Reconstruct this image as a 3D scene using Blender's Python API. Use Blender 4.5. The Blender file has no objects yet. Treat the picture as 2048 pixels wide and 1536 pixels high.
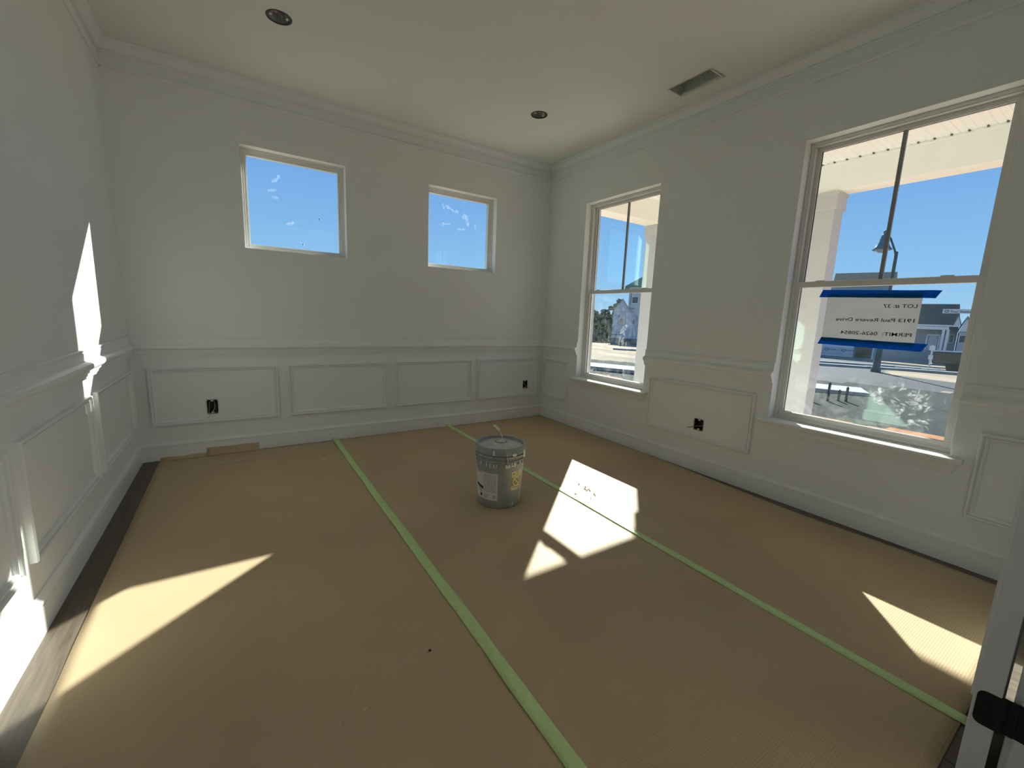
import bpy, bmesh, math, random
from mathutils import Vector, Matrix, noise
random.seed(7)
scene = bpy.context.scene
COL = scene.collection

# ------------------------------------------------------------------ camera
cam_d = bpy.data.cameras.new('camera'); cam = bpy.data.objects.new('camera', cam_d); COL.objects.link(cam)
cam_d.sensor_width = 36.0; cam_d.lens = 842.97 / 2048 * 36.0; cam_d.clip_start = 0.01; cam_d.clip_end = 600
_r = Vector((0.8374531, -0.5451415, 0.0386390)); _u = Vector((0.0553090, 0.1548800, 0.9863838)); _f = Vector((0.5437032, 0.8239132, -0.1598560))
CAM = Vector((-2.95255, -3.84761, 1.14))
cam.matrix_world = Matrix(((_r.x, _u.x, -_f.x, CAM.x), (_r.y, _u.y, -_f.y, CAM.y), (_r.z, _u.z, -_f.z, CAM.z), (0, 0, 0, 1)))
scene.camera = cam

# ------------------------------------------------------------------ sky and sun
world = bpy.data.worlds.new('sky'); scene.world = world; world.use_nodes = True
wn = world.node_tree.nodes; wl = world.node_tree.links; wn.clear()
w_out = wn.new('ShaderNodeOutputWorld'); w_bg = wn.new('ShaderNodeBackground'); w_bg.inputs[1].default_value = 0.605
w_tc = wn.new('ShaderNodeTexCoord'); w_sx = wn.new('ShaderNodeSeparateXYZ'); w_ramp = wn.new('ShaderNodeValToRGB')
wl.new(w_tc.outputs['Generated'], w_sx.inputs[0]); wl.new(w_sx.outputs['Z'], w_ramp.inputs[0]); wl.new(w_ramp.outputs[0], w_bg.inputs[0]); wl.new(w_bg.outputs[0], w_out.inputs[0])
_e = w_ramp.color_ramp.elements
_e[0].position = 0.0; _e[0].color = (0.54, 0.88, 1.24, 1)
_e[1].position = 1.0; _e[1].color = (0.11, 0.30, 0.78, 1)
for _p, _c in ((0.10, (0.38, 0.74, 1.22, 1)), (0.28, (0.245, 0.54, 1.14, 1)), (0.5, (0.17, 0.42, 1.02, 1))):
    _k = w_ramp.color_ramp.elements.new(_p); _k.color = _c

SUN_DIR = Vector((-1.26, -1.12, -1.0)).normalized()
sun_d = bpy.data.lights.new('sun', 'SUN'); sun_d.energy = 10.8; sun_d.angle = math.radians(0.53); sun_d.color = (1.0, 0.955, 0.88)
sun = bpy.data.objects.new('sun', sun_d); COL.objects.link(sun)
sun.rotation_euler = SUN_DIR.to_track_quat('-Z', 'Y').to_euler(); sun.location = (12, 11, 12)

scene.cycles.max_bounces = 8; scene.cycles.diffuse_bounces = 5; scene.cycles.glossy_bounces = 2; scene.cycles.transmission_bounces = 2; scene.cycles.transparent_max_bounces = 10
scene.cycles.use_light_tree = False; world.cycles.sampling_method = 'NONE'
scene.cycles.caustics_reflective = False; scene.cycles.caustics_refractive = False
vs = scene.view_settings
vs.view_transform = 'Standard'; vs.look = 'None'; vs.gamma = 1.0; vs.use_curve_mapping = False; vs.exposure = 0.48

# ------------------------------------------------------------------ helpers
WL = {}
class MB:
    def __init__(s): s.v = []; s.f = []; s.m = []
    def add(s, vs_, fs, mi=0):
        b = len(s.v); s.v += [tuple(p) for p in vs_]
        for f in fs: s.f.append(tuple(i + b for i in f)); s.m.append(mi)
        return s
    def box(s, x0, x1, y0, y1, z0, z1, mi=0):
        if x0 > x1: x0, x1 = x1, x0
        if y0 > y1: y0, y1 = y1, y0
        if z0 > z1: z0, z1 = z1, z0
        return s.add([(x0,y0,z0),(x1,y0,z0),(x1,y1,z0),(x0,y1,z0),(x0,y0,z1),(x1,y0,z1),(x1,y1,z1),(x0,y1,z1)],
                     [(0,3,2,1),(4,5,6,7),(0,1,5,4),(1,2,6,5),(2,3,7,6),(3,0,4,7)], mi)
    def obox(s, o, ax, ay, az, mi=0):
        """box from corner o with three edge vectors"""
        o, ax, ay, az = Vector(o), Vector(ax), Vector(ay), Vector(az)
        P = [o, o+ax, o+ax+ay, o+ay, o+az, o+ax+az, o+ax+ay+az, o+ay+az]
        return s.add(P, [(0,3,2,1),(4,5,6,7),(0,1,5,4),(1,2,6,5),(2,3,7,6),(3,0,4,7)], mi)
    def prism(s, prof, A, B, mi=0, caps=True):
        """prof: function-free list of world offset vectors; extruded from A to B"""
        n = len(prof); A, B = Vector(A), Vector(B)
        V = [A + Vector(p) for p in prof] + [B + Vector(p) for p in prof]
        F = [(i, (i+1) % n, n + (i+1) % n, n + i) for i in range(n)]
        if caps: F += [tuple(range(n-1, -1, -1)), tuple(range(n, 2*n))]
        return s.add(V, F, mi)
    def lathe(s, prof, c=(0,0,0), n=48, mi=0, ax='z', closed=False):
        V = []; F = []
        for r, h in prof:
            for i in range(n):
                a = 2*math.pi*i/n; p = (r*math.cos(a), r*math.sin(a), h)
                if ax == 'x': p = (p[2], p[0], p[1])
                if ax == 'y': p = (p[0], p[2], p[1])
                V.append((c[0]+p[0], c[1]+p[1], c[2]+p[2]))
        for k in range(len(prof)-1):
            for i in range(n):
                j = (i+1) % n
                F.append((k*n+i, k*n+j, (k+1)*n+j, (k+1)*n+i))
        if closed:
            F.append(tuple(range(n-1, -1, -1))); F.append(tuple((len(prof)-1)*n+i for i in range(n)))
        return s.add(V, F, mi)
    def tube(s, pts, r, n=8, mi=0, caps=True):
        pts = [Vector(p) for p in pts]; V = []; F = []
        rs = r if isinstance(r, (list, tuple)) else [r]*len(pts)
        for i, p in enumerate(pts):
            t = (pts[min(i+1, len(pts)-1)] - pts[max(i-1, 0)]).normalized()
            a = t.cross(Vector((0,0,1)));
            if a.length < 1e-3: a = t.cross(Vector((1,0,0)))
            a.normalize(); b = t.cross(a)
            for k in range(n):
                th = 2*math.pi*k/n; V.append(p + (a*math.cos(th) + b*math.sin(th))*rs[i])
        for i in range(len(pts)-1):
            for k in range(n):
                j = (k+1) % n; F.append((i*n+k, i*n+j, (i+1)*n+j, (i+1)*n+k))
        if caps: F += [tuple(range(n-1, -1, -1)), tuple((len(pts)-1)*n+k for k in range(n))]
        return s.add(V, F, mi)
    def mesh(s, name, off=Vector((0,0,0))):
        me = bpy.data.meshes.new(name)
        me.from_pydata([(v[0]-off.x, v[1]-off.y, v[2]-off.z) for v in s.v], [], s.f)
        bm = bmesh.new(); bm.from_mesh(me); bmesh.ops.recalc_face_normals(bm, faces=bm.faces); bm.to_mesh(me); bm.free()
        if any(s.m): me.polygons.foreach_set('material_index', s.m)
        return me
    def build(s, name, mat, parent=None, origin=None, smooth=False, bevel=0, segs=2):
        off = WL[parent.name] if parent is not None else Vector(origin or (0,0,0))
        me = s.mesh(name, off)
        for m in (mat if isinstance(mat, (list, tuple)) else [mat]): me.materials.append(m)
        o = bpy.data.objects.new(name, me); COL.objects.link(o)
        if parent is not None: o.parent = parent
        else: o.location = off
        WL[o.name] = off
        if smooth:
            me.polygons.foreach_set('use_smooth', [True]*len(me.polygons))
            if smooth == 'auto':
                try: me.set_sharp_from_angle(angle=math.radians(40))
                except Exception: pass
        if bevel:
            bv = o.modifiers.new('bevel', 'BEVEL'); bv.width = bevel; bv.segments = segs; bv.limit_method = 'ANGLE'; bv.angle_limit = math.radians(40)
        return o

def empty(name, loc):
    o = bpy.data.objects.new(name, None); COL.objects.link(o); o.location = loc; o.empty_display_size = 0.05
    WL[o.name] = Vector(loc); return o
def tag(o, label, cat, group=None):
    o['label'] = label; o['category'] = cat
    if group: o['group'] = group
    return o
def struct(o, label=None, cat=None):
    o['kind'] = 'structure'
    if label: o['label'] = label
    if cat: o['category'] = cat
    return o
def place(parent, name, me, loc, rotz=0.0):
    """a part that shares mesh data; loc is in world space"""
    o = bpy.data.objects.new(name, me); COL.objects.link(o); o.parent = parent
    o.location = Vector(loc) - WL[parent.name]; o.rotation_euler[2] = rotz
    WL[o.name] = Vector(loc); return o

# ------------------------------------------------------------------ materials
MATS = {}
def mat(name, color, rough=0.5, spec=0.5, metal=0.0, nscale=0, namt=0.0, bump=0.0, bscale=None, coords='Object', stretch=(1,1,1), emit=None, sheen=0):
    if name in MATS: return MATS[name]
    m = bpy.data.materials.new(name); m.use_nodes = True; nt = m.node_tree; N = nt.nodes; L = nt.links
    b = N['Principled BSDF']; b.inputs['Roughness'].default_value = rough; b.inputs['Metallic'].default_value = metal
    b.inputs['Specular IOR Level'].default_value = spec
    c = tuple(color) + (1,)
    b.inputs['Base Color'].default_value = c
    tc = N.new('ShaderNodeTexCoord'); mp = N.new('ShaderNodeMapping'); L.new(tc.outputs[coords], mp.inputs[0]); mp.inputs['Scale'].default_value = stretch
    if nscale:
        n = N.new('ShaderNodeTexNoise'); n.inputs['Scale'].default_value = nscale; n.inputs['Detail'].default_value = 1.5; L.new(mp.outputs[0], n.inputs[0])
        mx = N.new('ShaderNodeMixRGB'); mx.blend_type = 'MIX'
        mx.inputs[1].default_value = tuple(max(0, x*(1-namt)) for x in color)+(1,); mx.inputs[2].default_value = tuple(min(1, x*(1+namt)) for x in color)+(1,)
        L.new(n.outputs[0], mx.inputs[0]); L.new(mx.outputs[0], b.inputs['Base Color'])
    if bump:
        n2 = N.new('ShaderNodeTexNoise'); n2.inputs['Scale'].default_value = bscale or nscale or 100; n2.inputs['Detail'].default_value = 0; L.new(mp.outputs[0], n2.inputs[0])
        bp = N.new('ShaderNodeBump'); bp.inputs['Strength'].default_value = bump; bp.inputs['Distance'].default_value = 0.002
        L.new(n2.outputs[0], bp.inputs['Height']); L.new(bp.outputs[0], b.inputs['Normal'])
    if emit:
        b.inputs['Emission Color'].default_value = tuple(emit[:3])+(1,); b.inputs['Emission Strength'].default_value = emit[3]
    MATS[name] = m; return m

M_WALL = mat('wall_paint', (0.865, 0.89, 0.875), 0.62, 0.35, nscale=3, namt=0.02)
M_CEIL = mat('ceiling_paint', (0.865, 0.875, 0.83), 0.8, 0.2, nscale=3, namt=0.02)
M_TRIM = mat('trim_paint', (0.87, 0.895, 0.88), 0.36, 0.5, nscale=6, namt=0.02)
M_VINYL = mat('window_vinyl', (0.80, 0.80, 0.75), 0.4, 0.5, nscale=20, namt=0.02)
M_GRILLE = mat('grille_bar', (0.30, 0.31, 0.31), 0.45, nscale=20, namt=0.05)
M_GASKET = mat('gasket', (0.03, 0.03, 0.035), 0.6, nscale=50, namt=0.1)
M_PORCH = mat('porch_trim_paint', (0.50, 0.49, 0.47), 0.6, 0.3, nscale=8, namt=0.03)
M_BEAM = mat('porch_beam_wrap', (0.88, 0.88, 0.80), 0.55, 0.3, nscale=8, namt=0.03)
M_SOFFIT = mat('soffit_vinyl', (0.86, 0.84, 0.78), 0.5, 0.4, nscale=10, namt=0.03)
M_BLACK = mat('black_metal', (0.012, 0.012, 0.013), 0.42, 0.5, nscale=80, namt=0.2)
M_GALV = mat('galvanised_steel', (0.66, 0.67, 0.64), 0.5, 0.5, 0.0, nscale=30, namt=0.25)
M_CAN = mat('lamp_housing_metal', (0.55, 0.56, 0.55), 0.5, 0.4, 0.1, nscale=40, namt=0.3)
M_BOX = mat('junction_box_plastic', (0.02, 0.022, 0.024), 0.5, nscale=60, namt=0.2)
M_WIREW = mat('cable_white', (0.55, 0.54, 0.48), 0.5, nscale=60, namt=0.1)
M_WIREB = mat('cable_copper', (0.20, 0.16, 0.10), 0.5, nscale=60, namt=0.1)
M_GYPSUM = mat('raw_gypsum', (0.66, 0.66, 0.62), 0.9, 0.1, nscale=120, namt=0.12, bump=0.4, bscale=180)
M_TAPEG = None

def glass_mat(name, smear, scale, thr):
    m = bpy.data.materials.new(name); m.use_nodes = True; nt = m.node_tree; N = nt.nodes; L = nt.links; N.clear()
    out = N.new('ShaderNodeOutputMaterial'); tr = N.new('ShaderNodeBsdfTransparent'); tr.inputs[0].default_value = (0.955, 0.985, 0.97, 1)
    gl = N.new('ShaderNodeBsdfGlossy'); gl.inputs['Roughness'].default_value = 0.0; gl.inputs[0].default_value = (0.62, 1.0, 0.82, 1)
    lw = N.new('ShaderNodeLayerWeight'); lw.inputs[0].default_value = 0.5
    pw = N.new('ShaderNodeMath'); pw.operation = 'POWER'; pw.inputs[1].default_value = 5.0; L.new(lw.outputs['Facing'], pw.inputs[0])
    fr = N.new('ShaderNodeMath'); fr.operation = 'MULTIPLY_ADD'; fr.inputs[1].default_value = 0.85; fr.inputs[2].default_value = 0.075; L.new(pw.outputs[0], fr.inputs[0])
    mx = N.new('ShaderNodeMixShader'); L.new(fr.outputs[0], mx.inputs[0]); L.new(tr.outputs[0], mx.inputs[1]); L.new(gl.outputs[0], mx.inputs[2])
    df = N.new('ShaderNodeBsdfTranslucent'); df.inputs[0].default_value = (0.8, 0.84, 0.84, 1)
    tc = N.new('ShaderNodeTexCoord'); n1 = N.new('ShaderNodeTexNoise'); n1.inputs['Scale'].default_value = scale; n1.inputs['Detail'].default_value = 6; n1.inputs['Roughness'].default_value = 0.7
    n1.inputs['Distortion'].default_value = 1.5
    L.new(tc.outputs['Object'], n1.inputs[0])
    rp = N.new('ShaderNodeValToRGB'); rp.color_ramp.elements[0].position = thr; rp.color_ramp.elements[0].color = (0,0,0,1); rp.color_ramp.elements[1].position = min(1, thr+0.22); rp.color_ramp.elements[1].color = (1,1,1,1)
    L.new(n1.outputs[0], rp.inputs[0])
    mu = N.new('ShaderNodeMath'); mu.operation = 'MULTIPLY'; mu.inputs[1].default_value = smear; L.new(rp.outputs[0], mu.inputs[0])
    m2 = N.new('ShaderNodeMixShader'); L.new(mu.outputs[0], m2.inputs[0]); L.new(mx.outputs[0], m2.inputs[1]); L.new(df.outputs[0], m2.inputs[2]); L.new(m2.outputs[0], out.inputs[0])
    MATS[name] = m; return m
M_GLASS = glass_mat('window_glass_clean', 0.05, 5, 0.62)
M_GLASSD = glass_mat('window_glass_dusty', 0.03, 9, 0.45)
M_SMEAR = mat('dried_smear', (0.8, 0.82, 0.82), 0.9)
def smear_mat():
    m = bpy.data.materials.new('glass_smear'); m.use_nodes = True; nt = m.node_tree; N = nt.nodes; L = nt.links; N.clear()
    out = N.new('ShaderNodeOutputMaterial'); tr = N.new('ShaderNodeBsdfTransparent'); tl = N.new('ShaderNodeBsdfTranslucent'); tl.inputs[0].default_value = (0.85, 0.88, 0.9, 1)
    tc = N.new('ShaderNodeTexCoord'); n = N.new('ShaderNodeTexNoise'); n.inputs['Scale'].default_value = 60; n.inputs['Detail'].default_value = 6; L.new(tc.outputs['Object'], n.inputs[0])
    rp = N.new('ShaderNodeValToRGB'); rp.color_ramp.elements[0].position = 0.30; rp.color_ramp.elements[1].position = 0.8; rp.color_ramp.elements[1].color = (0.20, 0.20, 0.20, 1); L.new(n.outputs[0], rp.inputs[0])
    mx = N.new('ShaderNodeMixShader'); L.new(rp.outputs[0], mx.inputs[0]); L.new(tr.outputs[0], mx.inputs[1]); L.new(tl.outputs[0], mx.inputs[2]); L.new(mx.outputs[0], out.inputs[0])
    return m
M_SMEAR = smear_mat()

def paper_mat():
    m = bpy.data.materials.new('kraft_board'); m.use_nodes = True; nt = m.node_tree; N = nt.nodes; L = nt.links
    b = N['Principled BSDF']; b.inputs['Roughness'].default_value = 0.60; b.inputs['Specular IOR Level'].default_value = 0.25
    tc = N.new('ShaderNodeTexCoord'); n = N.new('ShaderNodeTexNoise'); n.inputs['Scale'].default_value = 1.6; n.inputs['Detail'].default_value = 2; L.new(tc.outputs['Object'], n.inputs[0])
    c = N.new('ShaderNodeValToRGB'); c.color_ramp.elements[0].position = 0.3; c.color_ramp.elements[0].color = (0.53, 0.405, 0.25, 1); c.color_ramp.elements[1].position = 0.7; c.color_ramp.elements[1].color = (0.61, 0.475, 0.30, 1); L.new(n.outputs[0], c.inputs[0])
    # scuffs and plaster dust
    n2 = N.new('ShaderNodeTexNoise'); n2.inputs['Scale'].default_value = 4.5; n2.inputs['Detail'].default_value = 4; n2.inputs['Roughness'].default_value = 0.75; n2.inputs['Distortion'].default_value = 0.8; L.new(tc.outputs['Object'], n2.inputs[0])
    r2 = N.new('ShaderNodeValToRGB'); r2.color_ramp.elements[0].position = 0.64; r2.color_ramp.elements[1].position = 0.85; r2.color_ramp.elements[1].color = (0.5, 0.5, 0.5, 1); L.new(n2.outputs[0], r2.inputs[0])
    mx = N.new('ShaderNodeMixRGB'); mx.inputs[2].default_value = (0.66, 0.57, 0.45, 1); L.new(r2.outputs[0], mx.inputs[0]); L.new(c.outputs[0], mx.inputs[1])
    # fluting lines across the sheet
    w = N.new('ShaderNodeTexWave'); w.wave_type = 'BANDS'; w.bands_direction = 'Y'; w.inputs['Scale'].default_value = 42; w.inputs['Distortion'].default_value = 1.2; w.inputs['Detail'].default_value = 0; w.inputs['Detail Scale'].default_value = 3
    L.new(tc.outputs['Object'], w.inputs[0])
    n3 = N.new('ShaderNodeTexNoise'); n3.inputs['Scale'].default_value = 240; n3.inputs['Detail'].default_value = 0; L.new(tc.outputs['Object'], n3.inputs[0])
    n4 = N.new('ShaderNodeTexNoise'); n4.inputs['Scale'].default_value = 7; n4.inputs['Detail'].default_value = 1; L.new(tc.outputs['Object'], n4.inputs[0])
    a1 = N.new('ShaderNodeMath'); a1.operation = 'MULTIPLY_ADD'; a1.inputs[1].default_value = 0.6; L.new(n3.outputs[0], a1.inputs[0]); L.new(w.outputs[0], a1.inputs[2])
    a2 = N.new('ShaderNodeMath'); a2.operation = 'MULTIPLY_ADD'; a2.inputs[1].default_value = 3.0; L.new(n4.outputs[0], a2.inputs[0]); L.new(a1.outputs[0], a2.inputs[2])
    bp = N.new('ShaderNodeBump'); bp.inputs['Strength'].default_value = 0.16; bp.inputs['Distance'].default_value = 0.002; L.new(a2.outputs[0], bp.inputs['Height']); L.new(bp.outputs[0], b.inputs['Normal'])
    ml = N.new('ShaderNodeMixRGB'); ml.blend_type = 'MULTIPLY'; ml.inputs[0].default_value = 0.06; L.new(mx.outputs[0], ml.inputs[1]); L.new(w.outputs[0], ml.inputs[2]); L.new(ml.outputs[0], b.inputs['Base Color'])
    return m
M_PAPER = paper_mat()
def wood_mat():
    m = bpy.data.materials.new('oak_plank'); m.use_nodes = True; nt = m.node_tree; N = nt.nodes; L = nt.links
    b = N['Principled BSDF']; b.inputs['Roughness'].default_value = 0.48
    tc = N.new('ShaderNodeTexCoord'); oi = N.new('ShaderNodeObjectInfo'); ad = N.new('ShaderNodeVectorMath'); ad.operation = 'ADD'; L.new(tc.outputs['Object'], ad.inputs[0]); L.new(oi.outputs['Location'], ad.inputs[1])
    mp = N.new('ShaderNodeMapping'); mp.inputs['Scale'].default_value = (14, 0.9, 14); L.new(ad.outputs[0], mp.inputs[0])
    n = N.new('ShaderNodeTexNoise'); n.inputs['Scale'].default_value = 4; n.inputs['Detail'].default_value = 8; n.inputs['Distortion'].default_value = 1.3; L.new(mp.outputs[0], n.inputs[0])
    c = N.new('ShaderNodeValToRGB'); c.color_ramp.elements[0].position = 0.3; c.color_ramp.elements[0].color = (0.085, 0.068, 0.05, 1); c.color_ramp.elements[1].position = 0.75; c.color_ramp.elements[1].color = (0.155, 0.125, 0.093, 1); L.new(n.outputs[0], c.inputs[0]); L.new(c.outputs[0], b.inputs['Base Color'])
    bp = N.new('ShaderNodeBump'); bp.inputs['Strength'].default_value = 0.25; bp.inputs['Distance'].default_value = 0.002; L.new(n.outputs[0], bp.inputs['Height']); L.new(bp.outputs[0], b.inputs['Normal'])
    return m
M_WOOD = wood_mat()
M_TAPEG = mat('green_masking_tape', (0.58, 0.80, 0.34), 0.45, 0.5, nscale=40, namt=0.12, bump=0.3, bscale=60)
def tape_blue():
    m = bpy.data.materials.new('blue_tape'); m.use_nodes = True; nt = m.node_tree; N = nt.nodes; L = nt.links; N.clear()
    out = N.new('ShaderNodeOutputMaterial'); d = N.new('ShaderNodeBsdfDiffuse'); t = N.new('ShaderNodeBsdfTranslucent'); mx = N.new('ShaderNodeMixShader'); mx.inputs[0].default_value = 0.6
    tc = N.new('ShaderNodeTexCoord'); n = N.new('ShaderNodeTexNoise'); n.inputs['Scale'].default_value = 90; L.new(tc.outputs['Object'], n.inputs[0])
    c = N.new('ShaderNodeMixRGB'); c.inputs[1].default_value = (0.012, 0.17, 0.55, 1); c.inputs[2].default_value = (0.03, 0.29, 0.78, 1); L.new(n.outputs[0], c.inputs[0])
    L.new(c.outputs[0], d.inputs[0]); L.new(c.outputs[0], t.inputs[0]); L.new(d.outputs[0], mx.inputs[1]); L.new(t.outputs[0], mx.inputs[2]); L.new(mx.outputs[0], out.inputs[0])
    return m
M_TAPEB = tape_blue()
def sheet_mat():
    m = bpy.data.materials.new('permit_paper'); m.use_nodes = True; nt = m.node_tree; N = nt.nodes; L = nt.links; N.clear()
    out = N.new('ShaderNodeOutputMaterial'); d = N.new('ShaderNodeBsdfDiffuse'); t = N.new('ShaderNodeBsdfTranslucent'); mx = N.new('ShaderNodeMixShader'); mx.inputs[0].default_value = 0.72
    tc = N.new('ShaderNodeTexCoord'); n = N.new('ShaderNodeTexNoise'); n.inputs['Scale'].default_value = 14; n.inputs['Detail'].default_value = 6; L.new(tc.outputs['Object'], n.inputs[0])
    c = N.new('ShaderNodeMixRGB'); c.inputs[1].default_value = (0.74, 0.76, 0.72, 1); c.inputs[2].default_value = (0.84, 0.86, 0.82, 1); L.new(n.outputs[0], c.inputs[0])
    L.new(c.outputs[0], d.inputs[0]); L.new(c.outputs[0], t.inputs[0]); L.new(d.outputs[0], mx.inputs[1]); L.new(t.outputs[0], mx.inputs[2]); L.new(mx.outputs[0], out.inputs[0])
    return m
M_SHEET = sheet_mat()
M_INK = mat('print_ink', (0.07, 0.06, 0.05), 0.8, nscale=200, namt=0.2)

# ------------------------------------------------------------------ room numbers
LX = -3.57          # left wall
FY = -3.805         # front wall (doorway wall), room face
H = 2.725
T = 0.17            # outer wall thickness
S1 = (-2.854, -2.125, 1.565, 2.290); S2 = (-1.405, -0.678, 1.565, 2.290)      # small windows x0,x1,z0,z1 (back wall)
T1 = (-1.448, -0.574, 0.532, 2.248); T2 = (-3.360, -2.494, 0.532, 2.248)      # tall windows y0,y1,z0,z1 (right wall)
OUT_B = [(-3.160, -3.092, 0.318, 0.425), (-0.267, -0.203, 0.335, 0.425)]
OUT_R = [(-2.042, -1.964, 0.323, 0.411)]

def slab_with_holes(axis, c0, c1, s0, s1, z0, z1, holes):
    """solid wall between planes c0/c1 on the axis, spanning s,z, with rectangular through holes"""
    mb = MB()
    S = sorted({s0, s1} | {h[0] for h in holes} | {h[1] for h in holes}); Z = sorted({z0, z1} | {h[2] for h in holes} | {h[3] for h in holes})
    def solid(i, j):
        if i < 0 or j < 0 or i >= len(S)-1 or j >= len(Z)-1: return False
        a, b = (S[i]+S[i+1])/2, (Z[j]+Z[j+1])/2
        return not any(h[0] < a < h[1] and h[2] < b < h[3] for h in holes)
    def p(c, s, z):
        return (s, c, z) if axis == 'y' else ((c, s, z) if axis == 'x' else (s, z, c))
    for i in range(len(S)-1):
        for j in range(len(Z)-1):
            if not solid(i, j): continue
            a, b, c, d = S[i], S[i+1], Z[j], Z[j+1]
            for cc in (c0, c1): mb.add([p(cc,a,c), p(cc,b,c), p(cc,b,d), p(cc,a,d)], [(0,1,2,3)])
            if not solid(i-1, j): mb.add([p(c0,a,c), p(c1,a,c), p(c1,a,d), p(c0,a,d)], [(0,1,2,3)])
            if not solid(i+1, j): mb.add([p(c0,b,c), p(c1,b,c), p(c1,b,d), p(c0,b,d)], [(0,1,2,3)])
            if not solid(i, j-1): mb.add([p(c0,a,c), p(c1,a,c), p(c1,b,c), p(c0,b,c)], [(0,1,2,3)])
            if not solid(i, j+1): mb.add([p(c0,a,d), p(c1,a,d), p(c1,b,d), p(c0,b,d)], [(0,1,2,3)])
    return mb
def weld(o):
    bm = bmesh.new(); bm.from_mesh(o.data); bmesh.ops.remove_doubles(bm, verts=bm.verts, dist=1e-5); bmesh.ops.recalc_face_normals(bm, faces=bm.faces); bm.to_mesh(o.data); bm.free(); return o

wall_back = struct(weld(slab_with_holes('y', 0, T, LX-0.15, T, -0.02, H+0.02, [S1, S2]+OUT_B).build('wall_back', M_WALL)), 'white painted wall with two small square windows', 'wall')
wall_right = struct(weld(slab_with_holes('x', 0, T, FY-0.12, 0.0, -0.02, H+0.02, [(t[0], t[1], t[2]-0.024, t[3]) for t in (T1, T2)]+OUT_R).build('wall_right', M_WALL)), 'white painted wall with two tall sash windows', 'wall')
wall_left = struct(MB().box(LX-0.15, LX, FY-0.12, 0.0, -0.02, H+0.02).build('wall_left', M_WALL), 'white panelled wall along the left edge', 'wall')
DOOR = (-3.20, -1.43, -0.02, 2.42)
wall_front = struct(weld(slab_with_holes('y', FY-0.12, FY, LX, 0.0, -0.02, H+0.02, [DOOR]).build('wall_front', M_WALL)), 'white wall with the double doorway', 'wall')

# ceiling with vent opening and two round cut-outs
VENT = (-0.3509, -0.1989, -2.0409, -1.7209)      # x0,x1,y0,y1
DL = [(-2.6508, -0.8973), (-0.8299, -0.8717)]; DLR = 0.066; DLQ = 0.10
ceil_mb = slab_with_holes('z', H, H+0.012, LX-0.1, T, FY-0.1, T, [VENT] + [(x-DLQ, x+DLQ, y-DLQ, y+DLQ) for x, y in DL])
def sq(a, q):
    c, s = math.cos(a), math.sin(a); k = q/max(abs(c), abs(s)); return c*k, s*k
for x, y in DL:
    n = 48; V = []; F = []
    for k in range(n):
        a = 2*math.pi*k/n; sx, sy = sq(a, DLQ)
        V += [(x+sx, y+sy, H), (x+DLR*math.cos(a), y+DLR*math.sin(a), H), (x+DLR*math.cos(a), y+DLR*math.sin(a), H+0.012)]
    for k in range(n):
        j = (k+1) % n; F += [(3*k, 3*j, 3*j+1, 3*k+1), (3*k+1, 3*j+1, 3*j+2, 3*k+2)]
    ceil_mb.add(V, F)
ceiling = struct(ceil_mb.build('ceiling', M_CEIL), 'flat white ceiling', 'ceiling')
roof_sun_block = struct(MB().box(LX-0.6, 0.3, FY-3.2, 0.5, 3.1, 3.3).box(LX-0.15, T, T-0.02, T, H, 3.1).box(T-0.02, T, FY-3.0, T, H, 3.1).box(LX-0.15, LX-0.13, FY-3.0, T, H, 3.1).build('roof_sun_block', M_BEAM), 'unseen roof deck added to keep sun from leaking in', 'roof')  # unseen slab and skirts added to stop sun leaking over the walls

# ------------------------------------------------------------------ trim
def wvec(wall, o, z):
    """offset into the room + height as a vector for a wall"""
    return {'b': Vector((0, -o, z)), 'r': Vector((-o, 0, z)), 'l': Vector((o, 0, z)), 'f': Vector((0, o, z))}[wall]
def wpt(wall, s):
    return {'b': Vector((s, 0, 0)), 'r': Vector((0, s, 0)), 'l': Vector((LX, s, 0)), 'f': Vector((s, FY, 0))}[wall]
BASE = [(0,0),(0.016,0),(0.016,0.094),(0.011,0.097),(0.011,0.101),(0.017,0.103),(0.0175,0.112),(0.012,0.119),(0.007,0.127),(0.006,0.133),(0,0.133)]
CHAIR = [(0,0.765),(0.012,0.765),(0.012,0.773),(0.016,0.776),(0.018,0.788),(0.018,0.791),(0.024,0.793),(0.025,0.803),(0.025,0.806),(0.034,0.810),(0.039,0.818),(0.040,0.827),(0.037,0.836),(0.028,0.841),(0.016,0.846),(0.0125,0.850),(0.0125,0.884),(0.009,0.887),(0.009,0.890),(0.0125,0.892),(0.0125,0.897),(0.008,0.900),(0,0.900)]
FRIEZE = [(0,2.567),(0.012,2.567),(0.016,2.572),(0.016,2.582),(0.009,2.584),(0.008,2.592),(0,2.595)]
CROWN = [(0,2.652),(0.008,2.652),(0.009,2.659),(0.005,2.662),(0.005,2.665),(0.012,2.667),(0.015,2.676),(0.022,2.690),(0.032,2.701),(0.038,2.705),(0.038,2.709),(0.046,2.712),(0.048,2.7245),(0,2.7245)]
def run(name, wall, prof, a, b, bevel=0, parent=None):
    o = MB().prism([wvec(wall, o_, z) for o_, z in prof], wpt(wall, a), wpt(wall, b)).build(name, M_TRIM, parent)
    if parent is None: struct(o)
    return o
run('baseboard_back', 'b', BASE, LX, 0); run('baseboard_right', 'r', BASE, FY, 0); run('baseboard_left', 'l', BASE, FY, 0)
for i, (a, b) in enumerate(((LX, DOOR[0]-0.10), (DOOR[1]+0.075, 0))): run('baseboard_front', 'f', BASE, a, b)
tn = [0]
def trim(wall, prof, a, b):
    tn[0] += 1; return run('trim_%d' % tn[0], wall, prof, a, b)
trim('b', CHAIR, LX, 0); trim('l', CHAIR, FY, 0)
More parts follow.
